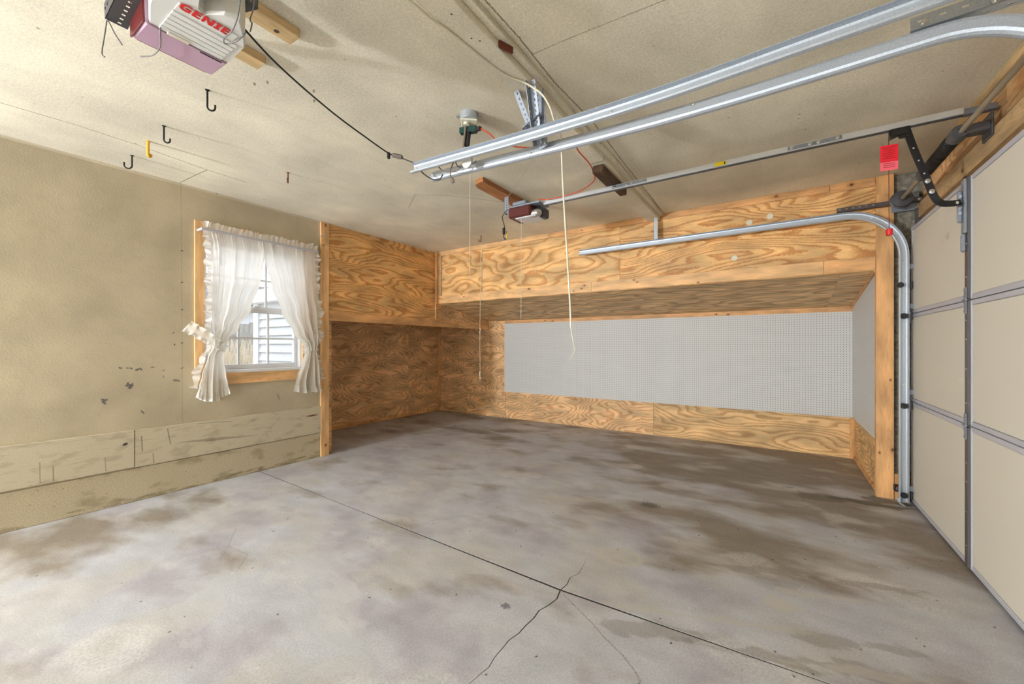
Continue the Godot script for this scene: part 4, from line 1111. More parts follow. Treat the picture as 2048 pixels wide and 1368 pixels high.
	part(t, "cable_drum", mb().lathe([Vector2(0.013, -0.035), Vector2(0.062, -0.03), Vector2(0.066, -0.022), Vector2(0.054, -0.018), Vector2(0.052, 0.012), Vector2(0.062, 0.016), Vector2(0.06, 0.024), Vector2(0.025, 0.03), Vector2(0.013, 0.045)], Transform3D(Z, Vector3(0.78, 2.305, -4.17)), 26), M.plastic_dark)
	var cb := mb()
	cb.lathe([Vector2(0.014, -0.05), Vector2(0.034, -0.05), Vector2(0.037, -0.02), Vector2(0.037, 0.03), Vector2(0.03, 0.045), Vector2(0.014, 0.045)], Transform3D(Z, Vector3(0.78, 2.293, -3.02)), 20)
	part(t, "bearing_cup", cb, M.plastic_dark)
	var bp := mb()
	bp.mm(Vector3(0.79, 2.272, -3.04), Vector3(0.884, 2.318, -2.97), 0.006)
	bp.mm(Vector3(0.876, 2.235, -3.07), Vector3(0.884, 2.355, -2.95), 0.003)
	part(t, "bearing_plate", bp, M.steel_dark)
	var ep := mb()
	ep.mm(Vector3(0.74, 2.24, -4.292), Vector3(0.90, 2.37, -4.285), 0.002)
	part(t, "end_plate", ep, M.galv_dull)

	# safety sensor at the foot of the track
	var s := thing("safety_sensor", "small black door safety sensor with a red light near the floor", "sensor", Vector3(0.78, 0.0, -4.28))
	part(s, "mounting_block", mb(1).mm(Vector3(0.762, 0.0, -4.33), Vector3(0.85, 0.20, -4.285), 0.003), M.pine_b)
	part(s, "body", mb().mm(Vector3(0.752, 0.075, -4.285), Vector3(0.80, 0.125, -4.235), 0.006), M.black)
	part(s, "lens", mb().lathe([Vector2(0.018, 0), Vector2(0.018, 0.008), Vector2(0.012, 0.012), Vector2(0, 0.012)], Transform3D(Z, Vector3(0.776, 0.10, -4.235)), 14), M.plastic_dark)
	part(s, "status_led", mb().lathe([Vector2(0.004, 0), Vector2(0.003, 0.003), Vector2(0, 0.004)], Transform3D(Z, Vector3(0.768, 0.114, -4.233)), 8), M.led)

func arc_path(xv: float, y0: float, yh: float, r: float, rest: Array) -> Array:
	var p: Array = [Vector2(xv, y0), Vector2(xv, y0 + 0.4), Vector2(xv, yh - r - 0.01)]
	for k in 19:
		var a := PI / 2.0 * k / 18.0
		p.append(Vector2(xv - r + r * cos(a), yh - r + r * sin(a)))
	return p + rest

func hline(pts: Array, n := 10) -> Array:
	var o: Array = []
	for i in pts.size() - 1:
		var p0: Vector2 = pts[maxi(i - 1, 0)]; var p1: Vector2 = pts[i]; var p2: Vector2 = pts[i + 1]; var p3: Vector2 = pts[mini(i + 2, pts.size() - 1)]
		for k in range(1, n + 1): o.append(p1.cubic_interpolate(p2, p0, p3, float(k) / n))
	return o

func build_tracks() -> void:
	# far door, left track along the plywood wall
	var t := thing("door_track", "galvanised curved door track running along the plywood bulkhead and down beside the post", "door track", Vector3(0.79, 0, -4.2), "overhead door tracks")
	part(t, "rail", mb().sweep(track_outline(), track_frames(arc_path(0.797, 0.012, 2.24, 0.36, hline([Vector2(0.437, 2.24), Vector2(-1.855, 2.234)], 4)), -4.212, 1.0)), M.galv)
	var a := mb()
	angle_bar(a, Vector3(0.40, 2.285, -4.215), Vector3(0.93, 2.285, -4.215), Vector3(0, 1, 0), Vector3(0, 0, -1), 0.032, 0.04, Vector2(0.014, 0.008))
	part(t, "support_angle", a, M.steel_dark)
	for x in [0.80, 0.845, 0.885]: bolts(t, [Vector3(x, 2.301, -4.2125)], Vector3(0, 0, 1), 0.006, 0.006)
	for q in [[0.62, 2.20], [0.797, 1.84], [0.797, 0.9], [0.797, 0.35]]: bolts(t, [Vector3(q[0], q[1], -4.2105)], Vector3(0, 0, 1), 0.004, 0.003)
	var b := mb()
	angle_bar(b, Vector3(0.905, 0.0, -4.235), Vector3(0.905, 2.24, -4.235), Vector3(-1, 0, 0), Vector3(0, 0, -1), 0.04, 0.05, Vector2(0.02, 0.008))
	part(t, "wall_angle", b, M.steel_dark)
	for y in [0.12, 0.85, 1.5, 1.8]:
		part(t, "wall_bracket", mb().mm(Vector3(0.80, y - 0.02, -4.222), Vector3(0.90, y + 0.02, -4.214), 0.002), M.galv_dull)
	part(t, "foot", mb().tube(spline([Vector3(0.766, 0.05, -4.19), Vector3(0.766, 0.015, -4.185), Vector3(0.79, 0.006, -4.12)], 4), 0.006, 6), M.galv)
	# hanger at its free end
	var h := thing("track_hanger", "short punched steel strap holding the track against the plywood bulkhead", "bracket", Vector3(-1.03, 2.24, -4.24), "punched steel hangers")
	var hb := mb()
	angle_bar(hb, Vector3(-1.05, 2.265, -4.222), Vector3(-1.05, 2.505, -4.222), Vector3(1, 0, 0), Vector3(0, 0, -1), 0.036, 0.024)
	part(h, "strap", hb, M.galv)
	var hb2 := mb(); bolt_at(hb2, Vector3(-1.03, 2.49, -4.219), Vector3(0, 0, 1), 0.006, 0.006)
	part(h, "bolt", hb2, M.bolt)

	# far door, right track
	var t2 := thing("door_track", "nearer pair of overhead rails: the lower one, smooth back outward, curving down at the right", "door track", Vector3(0.79, 0, -1.87), "overhead door tracks")
	part(t2, "rail", mb().sweep(track_outline(), track_frames(arc_path(0.797, 0.012, 2.222, 0.36, hline([Vector2(0.437, 2.222), Vector2(-0.48, 2.214), Vector2(-1.835, 2.272)], 6)), -1.865, -1.0)), M.galv)
	var a2 := mb()
	angle_bar(a2, Vector3(0.37, 2.248, -1.862), Vector3(0.93, 2.262, -1.862), Vector3(0, 1, 0), Vector3(0, 0, -1), 0.042, 0.05, Vector2(0.016, 0.009))
	part(t2, "support_angle", a2, M.galv)
	for x in [0.40, 0.56]: bolts(t2, [Vector3(x, 2.262, -1.858)], Vector3(0, 0, 1), 0.007, 0.006)
	for x in [-1.80, -1.1, -0.3]: bolts(t2, [Vector3(x, 2.225 + (0.04 if x < -1.5 else 0.0), -1.863)], Vector3(0, 0, 1), 0.004, 0.003)
	# near door, left track
	var t3 := thing("door_track", "nearer pair of overhead rails: the upper open channel leading out of the top right", "door track", Vector3(0.79, 0, -1.74), "overhead door tracks")
	part(t3, "rail", mb().sweep(track_outline(), track_frames(arc_path(0.797, 0.012, 2.262, 0.30, hline([Vector2(0.497, 2.262), Vector2(0.10, 2.250), Vector2(-0.45, 2.236), Vector2(-1.10, 2.248), Vector2(-1.865, 2.28)], 8)), -1.752, 1.0)), M.galv)
	for x in [-1.84, -1.35, -0.62, 0.2]: bolts(t3, [Vector3(x, 2.25 + (0.03 if x < -1.5 else -0.01), -1.75)], Vector3(0, 0, 1), 0.004, 0.003)
	# hangers from the beam to the pair of rails
	var g := thing("track_hanger", "three punched steel angles hanging the pair of rails from the ceiling beam", "bracket", Vector3(-1.05, 2.2, -1.8), "punched steel hangers")
	for q in [[Vector3(-1.125, 2.488, -1.735), Vector3(-1.085, 2.29, -1.845), Vector3(1, 0, 0.2), Vector3(0, 0, -1)], [Vector3(-1.02, 2.50, -1.71), Vector3(-1.055, 2.245, -1.845), Vector3(1, 0, 0), Vector3(0, 0, 1)], [Vector3(-1.005, 2.488, -1.80), Vector3(-1.005, 2.225, -1.845), Vector3(-1, 0, 0), Vector3(1, 0, 0.8)]]:
		var m := mb()
		angle_bar(m, q[0], q[1], q[2], q[3], 0.034, 0.024)
		part(g, "angle", m, M.galv_dull)
	var gb := mb()
	angle_bar(gb, Vector3(-1.10, 2.315, -1.80), Vector3(-1.0, 2.36, -1.80), Vector3(0, 1, 0), Vector3(0, 0, 1), 0.03, 0.024)
	part(g, "cross_angle", gb, M.galv_dull)
	bolts(g, [Vector3(-1.0, 2.24, -1.838), Vector3(-1.01, 2.30, -1.82), Vector3(-1.02, 2.47, -1.705)], Vector3(0, 0, 1), 0.006, 0.007)

func build_openers() -> void:
	var Z := Basis(Vector3(1, 0, 0), Vector3(0, 1, 0), Vector3(0, 0, 1))
	# near opener with a white shell and a pink lamp lens
	var o := thing("garage_door_opener", "white garage door opener with red lettering and a pink lamp cover", "door opener", Vector3(-1.6, 2.2, -0.565), "garage door openers")
	var sec := func(w: float, y0: float, y1: float, r: float) -> Array:
		return [Vector2(-w + r, y0), Vector2(w - r, y0), Vector2(w, y0 + r), Vector2(w + 0.004, y1), Vector2(-w - 0.004, y1), Vector2(-w, y0 + r)]
	var sh := mb()
	var plan := PackedVector2Array([Vector2(-1.718, -0.458), Vector2(-1.62, -0.432), Vector2(-1.41, -0.415), Vector2(-1.40, -0.425), Vector2(-1.40, -0.500), Vector2(-1.475, -0.512), Vector2(-1.515, -0.523), Vector2(-1.53, -0.545), Vector2(-1.507, -0.556), Vector2(-1.474, -0.581), Vector2(-1.459, -0.618), Vector2(-1.526, -0.66), Vector2(-1.582, -0.686), Vector2(-1.718, -0.690)])
	var cen := Vector2(-1.60, -0.56)
	var wind := -1.0 if Geometry2D.is_polygon_clockwise(plan) else 1.0
	var lev := [[2.254, 0.965], [2.258, 0.985], [2.266, 1.0], [2.395, 1.01]]
	for l in lev.size() - 1:
		for k in plan.size():
			var p0: Vector2 = plan[k]; var p1: Vector2 = plan[(k + 1) % plan.size()]
			var q: Array = []
			for e in [[l, p0], [l, p1], [l + 1, p1], [l + 1, p0]]:
				var c2: Vector2 = cen + ((e[1] as Vector2) - cen) * lev[e[0]][1]
				q.append(Vector3(c2.x, lev[e[0]][0], c2.y))
			var nn := (Vector3(p1.y - p0.y, 0, p0.x - p1.x) * wind).normalized()
			nn = (nn + Vector3(0, -0.9 if l == 0 else (-0.5 if l == 1 else -0.03), 0)).normalized()
			sh.quad(q[0], q[1], q[2], q[3], nn)
	var pix := Geometry2D.triangulate_polygon(plan)
	for e in [[2.254, 0.965, Vector3.DOWN], [2.395, 1.01, Vector3.UP]]:
		for k in range(0, pix.size(), 3):
			var tri3: Array = []
			for m3 in 3:
				var c2: Vector2 = cen + (plan[pix[k + m3]] - cen) * e[1]
				tri3.append(Vector3(c2.x, e[0], c2.y))
			sh.tri(tri3[0], tri3[1], tri3[2], e[2], e[2], e[2], Vector2.ZERO, Vector2.ZERO, Vector2.ZERO)
	var hs := part(o, "housing", sh, M.white_plastic)
	for k in 5: part(hs, "rib", mb().mm(Vector3(-1.7145 + k * 0.0265, 2.2505, -0.664), Vector3(-1.692 + k * 0.0265, 2.2555, -0.482), 0.0012), M.white_plastic)
	part(hs, "label_plate", mb().mm(Vector3(-1.578, 2.2515, -0.645), Vector3(-1.535, 2.2555, -0.482), 0.0012), M.white_plastic)
	part(hs, "seam_clip", mb().mm(Vector3(-1.719, 2.2475, -0.565), Vector3(-1.703, 2.2515, -0.505), 0.001), M.ivory)
	var tm := TextMesh.new()
	var sf := SystemFont.new(); sf.font_names = PackedStringArray(["Droid Sans"]); sf.font_weight = 800
	tm.font = sf; tm.text = "GENIE"; tm.font_size = 64; tm.depth = 0.02; tm.pixel_size = 0.01
	var tmi := MeshInstance3D.new()
	tmi.name = "lettering"
	tmi.mesh = tm
	tmi.material_override = M.red
	var ab := tm.get_aabb()
	var sx := 0.132 / ab.size.x; var sy := 0.034 / ab.size.y
	hs.add_child(tmi, true)
	tmi.transform = Transform3D(Basis(Vector3(0, 0, -sx), Vector3(sy, 0, 0), Vector3(0, -0.04, 0)), Vector3(-1.543, 2.2500, -0.553))
	tmi.set_meta("label", "red GENIE lettering")
	for dz in [-0.0011, 0.0011]:   # heavier strokes
		var t2: MeshInstance3D = tmi.duplicate()
		hs.add_child(t2, true)
		t2.position += Vector3(0.0004, 0.0002, dz)
	var ls := mb()
	var fr2: Array = []
	for q in [[-1.7185, 0.0], [-1.845, 0.006]]: fr2.append(Transform3D(Basis(Vector3(0, 0, 1), Vector3(0, 1, 0), Vector3(1, 0, 0)), Vector3(q[0], q[1], -0.567)))
	ls.sweep(sec.call(0.1175, 2.248, 2.38, 0.006), fr2)
	var ln := part(o, "lamp_lens", ls, M.lens)
	part(ln, "lens_side", mb().mm(Vector3(-1.848, 2.252, -0.4495), Vector3(-1.719, 2.378, -0.4435), 0.003), M.lens_side)
	part(ln, "lens_end", mb().mm(Vector3(-1.868, 2.262, -0.675), Vector3(-1.8455, 2.375, -0.46), 0.006), M.lens_side)
	part(ln, "screw", mb().mm(Vector3(-1.724, 2.2450, -0.668), Vector3(-1.720, 2.2475, -0.60), 0.001), M.black)
	part(o, "chassis", mb().mm(Vector3(-1.84, 2.396, -0.66), Vector3(-1.50, 2.42, -0.47), 0.003), M.steel_dark)
	part(o, "drive_rail", mb().mm(Vector3(-1.53, 2.345, -0.592), Vector3(0.86, 2.392, -0.545), 0.004), M.aluminium)
	for q in [[Vector3(-1.885, 2.295, -0.392), Vector3(-1.62, 2.34, -0.392), Vector3(0, 1, 0), Vector3(0, 0, -1)], [Vector3(-1.70, 2.402, -0.665), Vector3(-1.55, 2.402, -0.715), Vector3(0.3, 0, 1), Vector3(0, 1, 0)], [Vector3(-1.88, 2.40, -0.70), Vector3(-2.0, 2.508, -0.72), Vector3(-1, 0, 0), Vector3(0, 0, -1)]]:
		var m := mb()
		angle_bar(m, q[0], q[1], q[2], q[3], 0.055, 0.022, Vector2(0.009, 0.010))
		part(o, "mounting_angle", m, M.steel_dark)
	part(o, "rail_clamp", mb().mm(Vector3(-1.50, 2.335, -0.615), Vector3(-1.45, 2.3955, -0.53), 0.006), M.blackmetal)
	for q in [[Vector3(-1.884, 2.297, -0.395), Vector3(-1.913, 2.255, -0.395), Vector3(-1.943, 2.215, -0.395), Vector3(-1.935, 2.195, -0.395), Vector3(-1.91, 2.18, -0.395)], [Vector3(-1.884, 2.297, -0.393), Vector3(-1.858, 2.273, -0.395), Vector3(-1.795, 2.209, -0.395), Vector3(-1.722, 2.145, -0.395)], [Vector3(-1.705, 2.25, -0.485), Vector3(-1.72, 2.238, -0.489), Vector3(-1.794, 2.235, -0.509), Vector3(-1.862, 2.235, -0.508), Vector3(-1.908, 2.235, -0.487)], [Vector3(-1.33, 2.262, -0.566), Vector3(-1.42, 2.243, -0.596), Vector3(-1.503, 2.24, -0.614), Vector3(-1.571, 2.24, -0.616), Vector3(-1.59, 2.24, -0.631), Vector3(-1.543, 2.242, -0.646), Vector3(-1.506, 2.26, -0.656)], [Vector3(-1.37, 2.31, -0.625), Vector3(-1.43, 2.30, -0.645), Vector3(-1.491, 2.30, -0.662), Vector3(-1.50, 2.30, -0.672), Vector3(-1.546, 2.30, -0.687)]]:
		part(o, "loose_wire", mb().tube(spline(q, 6), 0.0021, 6), M.wire)
	var n := 0
	for q in [[-1.776, -1.697, "light pine mounting board with a dark knot, on the ceiling above the white opener"], [-2.064, -1.988, "pine mounting board on the ceiling just behind the white opener's lamp cover"]]:
		var bm := single("mounting_board", mb(2, Vector2(0.4 + n * 0.7, 0.1 + n * 0.15)).mm(Vector3(q[0], 2.508, -0.95), Vector3(q[1], 2.5449, -0.12), 0.003), M.stud, q[2], "wooden board", "opener mounting boards")
		if n == 0: part(bm, "knot", mb().lathe([Vector2(0.011, 0), Vector2(0.009, 0.0015), Vector2(0, 0.001)], Transform3D(Basis(Vector3(1, 0, 0), Vector3(0, 0, 1), Vector3(0, -1, 0)), Vector3(-1.745, 2.508, -0.875)), 10), M.darkwood)
		n += 1
	# far opener: dark red, above the middle of the far door
	var p := thing("garage_door_opener", "dark red garage door opener at the end of the far rail", "door opener", Vector3(-1.8, 2.28, -3.03), "garage door openers")
	part(p, "housing", mb().mm(Vector3(-1.965, 2.305, -3.135), Vector3(-1.745, 2.395, -2.935), 0.012), M.darkred)
	part(p, "chassis", mb().mm(Vector3(-1.955, 2.397, -3.12), Vector3(-1.66, 2.412, -2.95), 0.003), M.galv_dull)
	part(p, "motor_case", mb().mm(Vector3(-1.94, 2.412, -3.10), Vector3(-1.80, 2.452, -2.96), 0.01), M.galv_dull)
	part(p, "lamp_socket", mb().lathe([Vector2(0.012, -0.05), Vector2(0.034, -0.045), Vector2(0.036, 0.03), Vector2(0.02, 0.05), Vector2(0, 0.05)], Transform3D(Basis(Vector3(0, 0, -1), Vector3(0, 1, 0), Vector3(1, 0, 0)), Vector3(-1.72, 2.325, -2.99)), 16), M.bolt)
	part(p, "lamp_shield", mb().mm(Vector3(-1.744, 2.30, -3.13), Vector3(-1.66, 2.38, -3.04), 0.012), M.plastic_dark)
	part(p, "base_tray", mb().mm(Vector3(-1.90, 2.293, -3.10), Vector3(-1.70, 2.304, -2.95), 0.003), M.aluminium)
	var ma := mb()
	angle_bar(ma, Vector3(-2.015, 2.36, -2.955), Vector3(-2.015, 2.508, -2.955), Vector3(1, 0, 0), Vector3(0, 0, -1), 0.042, 0.02, Vector2(0.009, 0.007))
	part(p, "mounting_angle", ma, M.galv_dull)
	var rl := mb()
	rl.mm(Vector3(-1.66, 2.392, -3.046), Vector3(0.80, 2.426, -3.014), 0.003)
	var rail := part(p, "drive_rail", rl, M.aluminium)
	part(rail, "chain", mb().mm(Vector3(-1.66, 2.384, -3.036), Vector3(0.80, 2.3915, -3.024), 0.001), M.steel_dark)
	for c in [-0.93, 0.18]:
		part(rail, "splice", mb().mm(Vector3(c - 0.13, 2.398, -3.013), Vector3(c + 0.13, 2.42, -3.011), 0.0008), M.galv_dull)
		for x in [-0.11, -0.02, 0.02, 0.11]: bolts(rail, [Vector3(c + x, 2.409, -3.011)], Vector3(0, 0, 1), 0.007, 0.008)
	part(rail, "warning_label", mb().mm(Vector3(-0.355, 2.396, -3.0135), Vector3(-0.285, 2.422, -3.0125), 0.0002), M.yellowlabel, "small yellow warning label")
	part(rail, "label_mark", mb().mm(Vector3(-0.298, 2.400, -3.0124), Vector3(-0.291, 2.417, -3.0119), 0.0001), M.black)
	var tr := mb()
	tr.mm(Vector3(0.515, 2.352, -3.05), Vector3(0.60, 2.392, -3.01), 0.006)
	tr.mm(Vector3(0.555, 2.338, -3.045), Vector3(0.60, 2.355, -3.015), 0.005)
	part(p, "trolley", tr, M.black)
	var ap := spline([Vector3(0.587, 2.375, -3.03), Vector3(0.62, 2.245, -3.03), Vector3(0.662, 2.10, -3.03), Vector3(0.694, 1.99, -3.03), Vector3(0.722, 1.955, -3.04), Vector3(0.765, 1.952, -3.07), Vector3(0.812, 1.962, -3.11)], 6)
	var af: Array = []
	for i in ap.size():
		var dd: Vector3 = (ap[mini(i + 1, ap.size() - 1)] - ap[maxi(i - 1, 0)]).normalized()
		var zz := Vector3(0, 0, 1)
		var xx := dd.cross(zz).normalized()
		af.append(Transform3D(Basis(xx, xx.cross(dd).normalized(), dd), ap[i]))
	var arm := part(p, "door_arm", mb().sweep([Vector2(-0.016, -0.003), Vector2(0.016, -0.003), Vector2(0.016, 0.003), Vector2(-0.016, 0.003)], af), M.blackmetal)
	for i in [5, 8, 11]: bolts(arm, [ap[i] + Vector3(0, 0, 0.003)], Vector3(0, 0, 1), 0.003, 0.002)
	for i in [13, 16]: bolts(arm, [ap[i] + Vector3(0, 0, 0.003)], Vector3(0, 0, 1), 0.0085, 0.008)
	bolts(arm, [ap[33] + Vector3(0, 0, 0.003)], Vector3(0, 0, 1), 0.006, 0.004)
	var hb := mb()
	hb.mm(Vector3(0.80, 2.385, -3.05), Vector3(0.925, 2.392, -3.01), 0.002)
	hb.mm(Vector3(0.80, 2.392, -3.052), Vector3(0.925, 2.43, -3.048), 0.002)
	part(p, "header_bracket", hb, M.galv_dull)
	part(p, "power_cord", mb().tube(spline([Vector3(-1.97, 2.39, -2.94), Vector3(-2.025, 2.34, -2.94), Vector3(-2.015, 2.28, -2.94), Vector3(-2.0, 2.22, -2.94), Vector3(-2.015, 2.17, -2.94), Vector3(-2.0, 2.13, -2.94), Vector3(-1.98, 2.15, -2.94), Vector3(-1.985, 2.20, -2.94)], 6), 0.0035, 6), M.black)
	part(p, "plug", mb().box(Vector3(-2.012, 2.205, -2.94), Vector3(0.022, 0.06, 0.022), 0.006), M.black)
	part(p, "plug_tip", mb().box(Vector3(-1.978, 2.165, -2.94), Vector3(0.008, 0.055, 0.008), 0.002, Basis(Vector3(0, 0, 1), -0.2)), M.yellowlabel)
	var mbd := mb(2, Vector2(0.2, 0.3))
	mbd.slab(PackedVector2Array([Vector2(-2.085, -2.66), Vector2(-2.06, -2.60), Vector2(-2.0, -2.575), Vector2(-1.965, -2.575), Vector2(-1.955, -3.35), Vector2(-2.085, -3.35)]), 2.507, 2.5449)
	mbd.slab(PackedVector2Array([Vector2(-2.085, -2.66), Vector2(-2.06, -2.60), Vector2(-2.0, -2.575), Vector2(-1.965, -2.575), Vector2(-1.955, -3.35), Vector2(-2.085, -3.35)]), 2.507, 2.507)
	single("mounting_board", mbd, M.cedar, "brown round-ended wooden board on the ceiling above the dark red opener", "wooden board", "opener mounting boards")
	var blk := mb(2)
	blk.mm(Vector3(-1.115, 2.43, -3.13), Vector3(-1.03, 2.488, -2.75), 0.008)
	blk.mm(Vector3(-1.09, 2.427, -3.28), Vector3(-1.03, 2.488, -3.10), 0.006)
	single("wood_block", blk, M.darkwood, "dark weathered wood block under the ceiling beam, above the far rail", "wood block")

	# release cord with its tag and red handle
	var c := thing("release_cord", "red emergency release tag and red knob on a cord under the far rail", "release cord", Vector3(0.512, 1.8, -3.03))
	part(c, "cord", mb().tube([Vector3(0.514, 1.84, -3.02), Vector3(0.513, 2.1, -3.02), Vector3(0.512, 2.352, -3.02)], 0.0018, 6), M.rust)
	part(c, "lever", mb().tube([Vector3(0.512, 2.335, -3.02), Vector3(0.55, 2.352, -3.03)], 0.004, 6), M.steel_dark)
	var tb := Basis(Vector3(0, 1, 0), 0.12)
	part(c, "tag", mb().box(Vector3(0.513, 2.262, -3.015), Vector3(0.076, 0.092, 0.0016), 0.0004, tb), M.tag_red)
	part(c, "tag_foot", mb().box(Vector3(0.513, 2.192, -3.015), Vector3(0.076, 0.047, 0.0016), 0.0004, tb), M.tag_pink)
	var pr := mb()
	for k in 7: pr.box(Vector3(0.513, 2.295 - k * 0.010, -3.0138), Vector3(0.058 - 0.006 * (k % 3), 0.0035, 0.0008), 0.0, tb)
	part(c, "tag_print", pr, M.tag_print)
	var pr2 := mb()
	for k in 3: pr2.box(Vector3(0.513, 2.206 - k * 0.010, -3.0138), Vector3(0.05, 0.0025, 0.0008), 0.0, tb)
	part(c, "tag_print", pr2, M.tag_print)
	part(c, "handle", mb().lathe([Vector2(0, -0.018), Vector2(0.013, -0.018), Vector2(0.015, -0.014), Vector2(0.015, 0.014), Vector2(0.013, 0.018), Vector2(0, 0.018)], Transform3D(Basis(Vector3(1, 0, 0), Vector3(0, 0, -1), Vector3(0, 1, 0)), Vector3(0.515, 1.828, -3.02)), 14), M.red)

func ceiling_hook(at: Vector3, drop: float, r: float, yaw: float, m: Material, called: String, label: String, flat := false) -> void:
	var d := Vector3(cos(yaw), 0, sin(yaw))
	var pts: Array = [at + Vector3(0, 0.0, 0), at - Vector3(0, drop * 0.35, 0), at - Vector3(0, drop - r, 0)]
	for k in range(1, 9):
		var a := PI * k / 8.0
		pts.append(at - Vector3(0, drop - r, 0) + d * (r - r * cos(a)) - Vector3(0, r * sin(a), 0))
	pts.append(pts[-1] + Vector3(0, r * 0.9, 0))
	var t := thing(called, label, "hook", at - Vector3(0, drop, 0), "ceiling hooks")
	part(t, "hook", mb().tube(pts, 0.0048 if not flat else 0.008, 8, 0.0048 if not flat else 0.012), m)
	part(t, "collar", mb().lathe([Vector2(0.011, 0), Vector2(0.011, 0.002), Vector2(0.005, 0.004)], Transform3D(Basis(Vector3(1, 0, 0), Vector3(0, 0, 1), Vector3(0, -1, 0)), at), 10), m)

func build_ceiling_things() -> void:
	ceiling_hook(Vector3(-2.51, CEIL, -0.908), 0.105, 0.017, -1.0, M.blackmetal, "ceiling_hook", "large black ceiling hook nearest the white opener")
	ceiling_hook(Vector3(-3.143, CEIL, -0.911), 0.10, 0.015, -1.0, M.blackmetal, "ceiling_hook", "black ceiling hook between the yellow hook and the one nearest the opener")
	ceiling_hook(Vector3(-3.462, CEIL, -0.921), 0.095, 0.008, -2.2, M.yellow, "ceiling_hook", "yellow flat hook hanging from the ceiling crack", true)
	ceiling_hook(Vector3(-3.82, CEIL, -0.929), 0.095, 0.022, 2.2, M.blackmetal, "ceiling_hook", "black open hook closest to the beige window wall")
	ceiling_hook(Vector3(-3.182, CEIL, -1.684), 0.085, 0.016, 0.6, M.rust, "ceiling_hook", "small rusty red hook on the ceiling in front of the window")
	ceiling_hook(Vector3(-3.044, CEIL, -3.954), 0.07, 0.014, 2.4, M.rust, "ceiling_hook", "tiny rusty hook near the bulkhead, carrying a string")
	var ph := thing("wall_hook", "small screw hook on the pine post beside the curtain", "hook", Vector3(-4.10, 2.39, -2.53))
	part(ph, "hook", mb().tube(spline([Vector3(-4.128, 2.385, -2.55), Vector3(-4.10, 2.385, -2.55), Vector3(-4.085, 2.395, -2.55), Vector3(-4.082, 2.415, -2.55)], 5), 0.0035, 6), M.galv)
	part(ph, "ring", mb().tube(spline([Vector3(-4.10, 2.385, -2.55), Vector3(-4.095, 2.375, -2.51), Vector3(-4.10, 2.38, -2.47)], 5), 0.003, 6), M.galv)

	var Dn := Basis(Vector3(1, 0, 0), Vector3(0, 0, 1), Vector3(0, -1, 0))
	# outlet box on the ceiling
	var b := thing("ceiling_outlet_box", "round metal ceiling box with an ivory outlet plate and a green adapter plugged in", "outlet box", Vector3(-1.50, 2.42, -1.84))
	part(b, "box", mb().lathe([Vector2(0.052, 0), Vector2(0.052, 0.036), Vector2(0.048, 0.04), Vector2(0, 0.04)], Transform3D(Dn, Vector3(-1.50, CEIL, -1.835)), 24), M.galv)
	for s in [-1.0, 1.0]: part(b, "ear", mb().lathe([Vector2(0.012, 0), Vector2(0.012, 0.004), Vector2(0, 0.004)], Transform3D(Dn, Vector3(-1.50 + 0.056 * s, CEIL - 0.012, -1.835 - 0.03 * s)), 10), M.galv)
	part(b, "plate", mb().box(Vector3(-1.512, 2.500, -1.85), Vector3(0.095, 0.010, 0.10), 0.003, Basis(Vector3.UP, 0.68)), M.ivory)
	part(b, "socket", mb().lathe([Vector2(0.017, 0), Vector2(0.016, 0.012), Vector2(0, 0.012)], Transform3D(Dn, Vector3(-1.515, 2.495, -1.83)), 14), M.ivory)
	part(b, "adapter", mb().box(Vector3(-1.525, 2.468, -1.86), Vector3(0.105, 0.034, 0.036), 0.004, Basis(Vector3.UP, 0.35)), M.green)
	part(b, "hanging_plug", mb().box(Vector3(-1.528, 2.418, -1.855), Vector3(0.034, 0.09, 0.022), 0.006, Basis(Vector3(0, 0, 1), -0.15)), M.black)
	part(b, "flat_cord", mb().box(Vector3(-1.535, 2.425, -1.835), Vector3(0.014, 0.12, 0.008), 0.003, Basis(Vector3(0, 0, 1), -0.15)), M.brownwire)

	# orange extension cord to the far opener
	var oc := thing("extension_cord", "orange extension cord drooping from the ceiling box to the dark red opener", "cord", Vector3(-1.2, 2.3, -2.5))
	part(oc, "cable", mb().tube(spline([Vector3(-1.435, 2.452, -1.86), Vector3(-1.40, 2.43, -1.90), Vector3(-1.36, 2.39, -1.97), Vector3(-1.25, 2.40, -2.12), Vector3(-1.086, 2.462, -2.297), Vector3(-1.088, 2.466, -2.476), Vector3(-1.10, 2.468, -2.671), Vector3(-1.125, 2.46, -2.80), Vector3(-1.15, 2.435, -2.875), Vector3(-1.29, 2.42, -2.965), Vector3(-1.45, 2.41, -2.975), Vector3(-1.58, 2.412, -2.975), Vector3(-1.68, 2.422, -2.96)], 8), 0.0042, 8), M.orange)
	part(oc, "plug", mb().box(Vector3(-1.455, 2.457, -1.862), Vector3(0.045, 0.022, 0.022), 0.005), M.black)

	# black cord from the white opener to the rails
	var bc := thing("power_cord", "long black cord from the white opener to the rail ends, with a plug connector", "cord", Vector3(-1.9, 2.4, -1.2))
	part(bc, "cable", mb().tube(spline([Vector3(-1.66, 2.40, -0.68), Vector3(-1.78, 2.395, -0.90), Vector3(-1.90, 2.392, -1.22), Vector3(-1.985, 2.395, -1.52), Vector3(-2.03, 2.40, -1.70), Vector3(-1.99, 2.385, -1.74), Vector3(-1.94, 2.36, -1.77), Vector3(-1.885, 2.33, -1.79), Vector3(-1.84, 2.27, -1.80), Vector3(-1.78, 2.225, -1.815), Vector3(-1.73, 2.215, -1.83), Vector3(-1.70, 2.24, -1.83)], 8), 0.0040, 8), M.black)
	part(bc, "connector", mb().box(Vector3(-1.995, 2.388, -1.735), Vector3(0.07, 0.026, 0.026), 0.008, Basis(Vector3(0, 0, 1), -0.25) * Basis(Vector3.UP, 0.6)), M.greyplug)
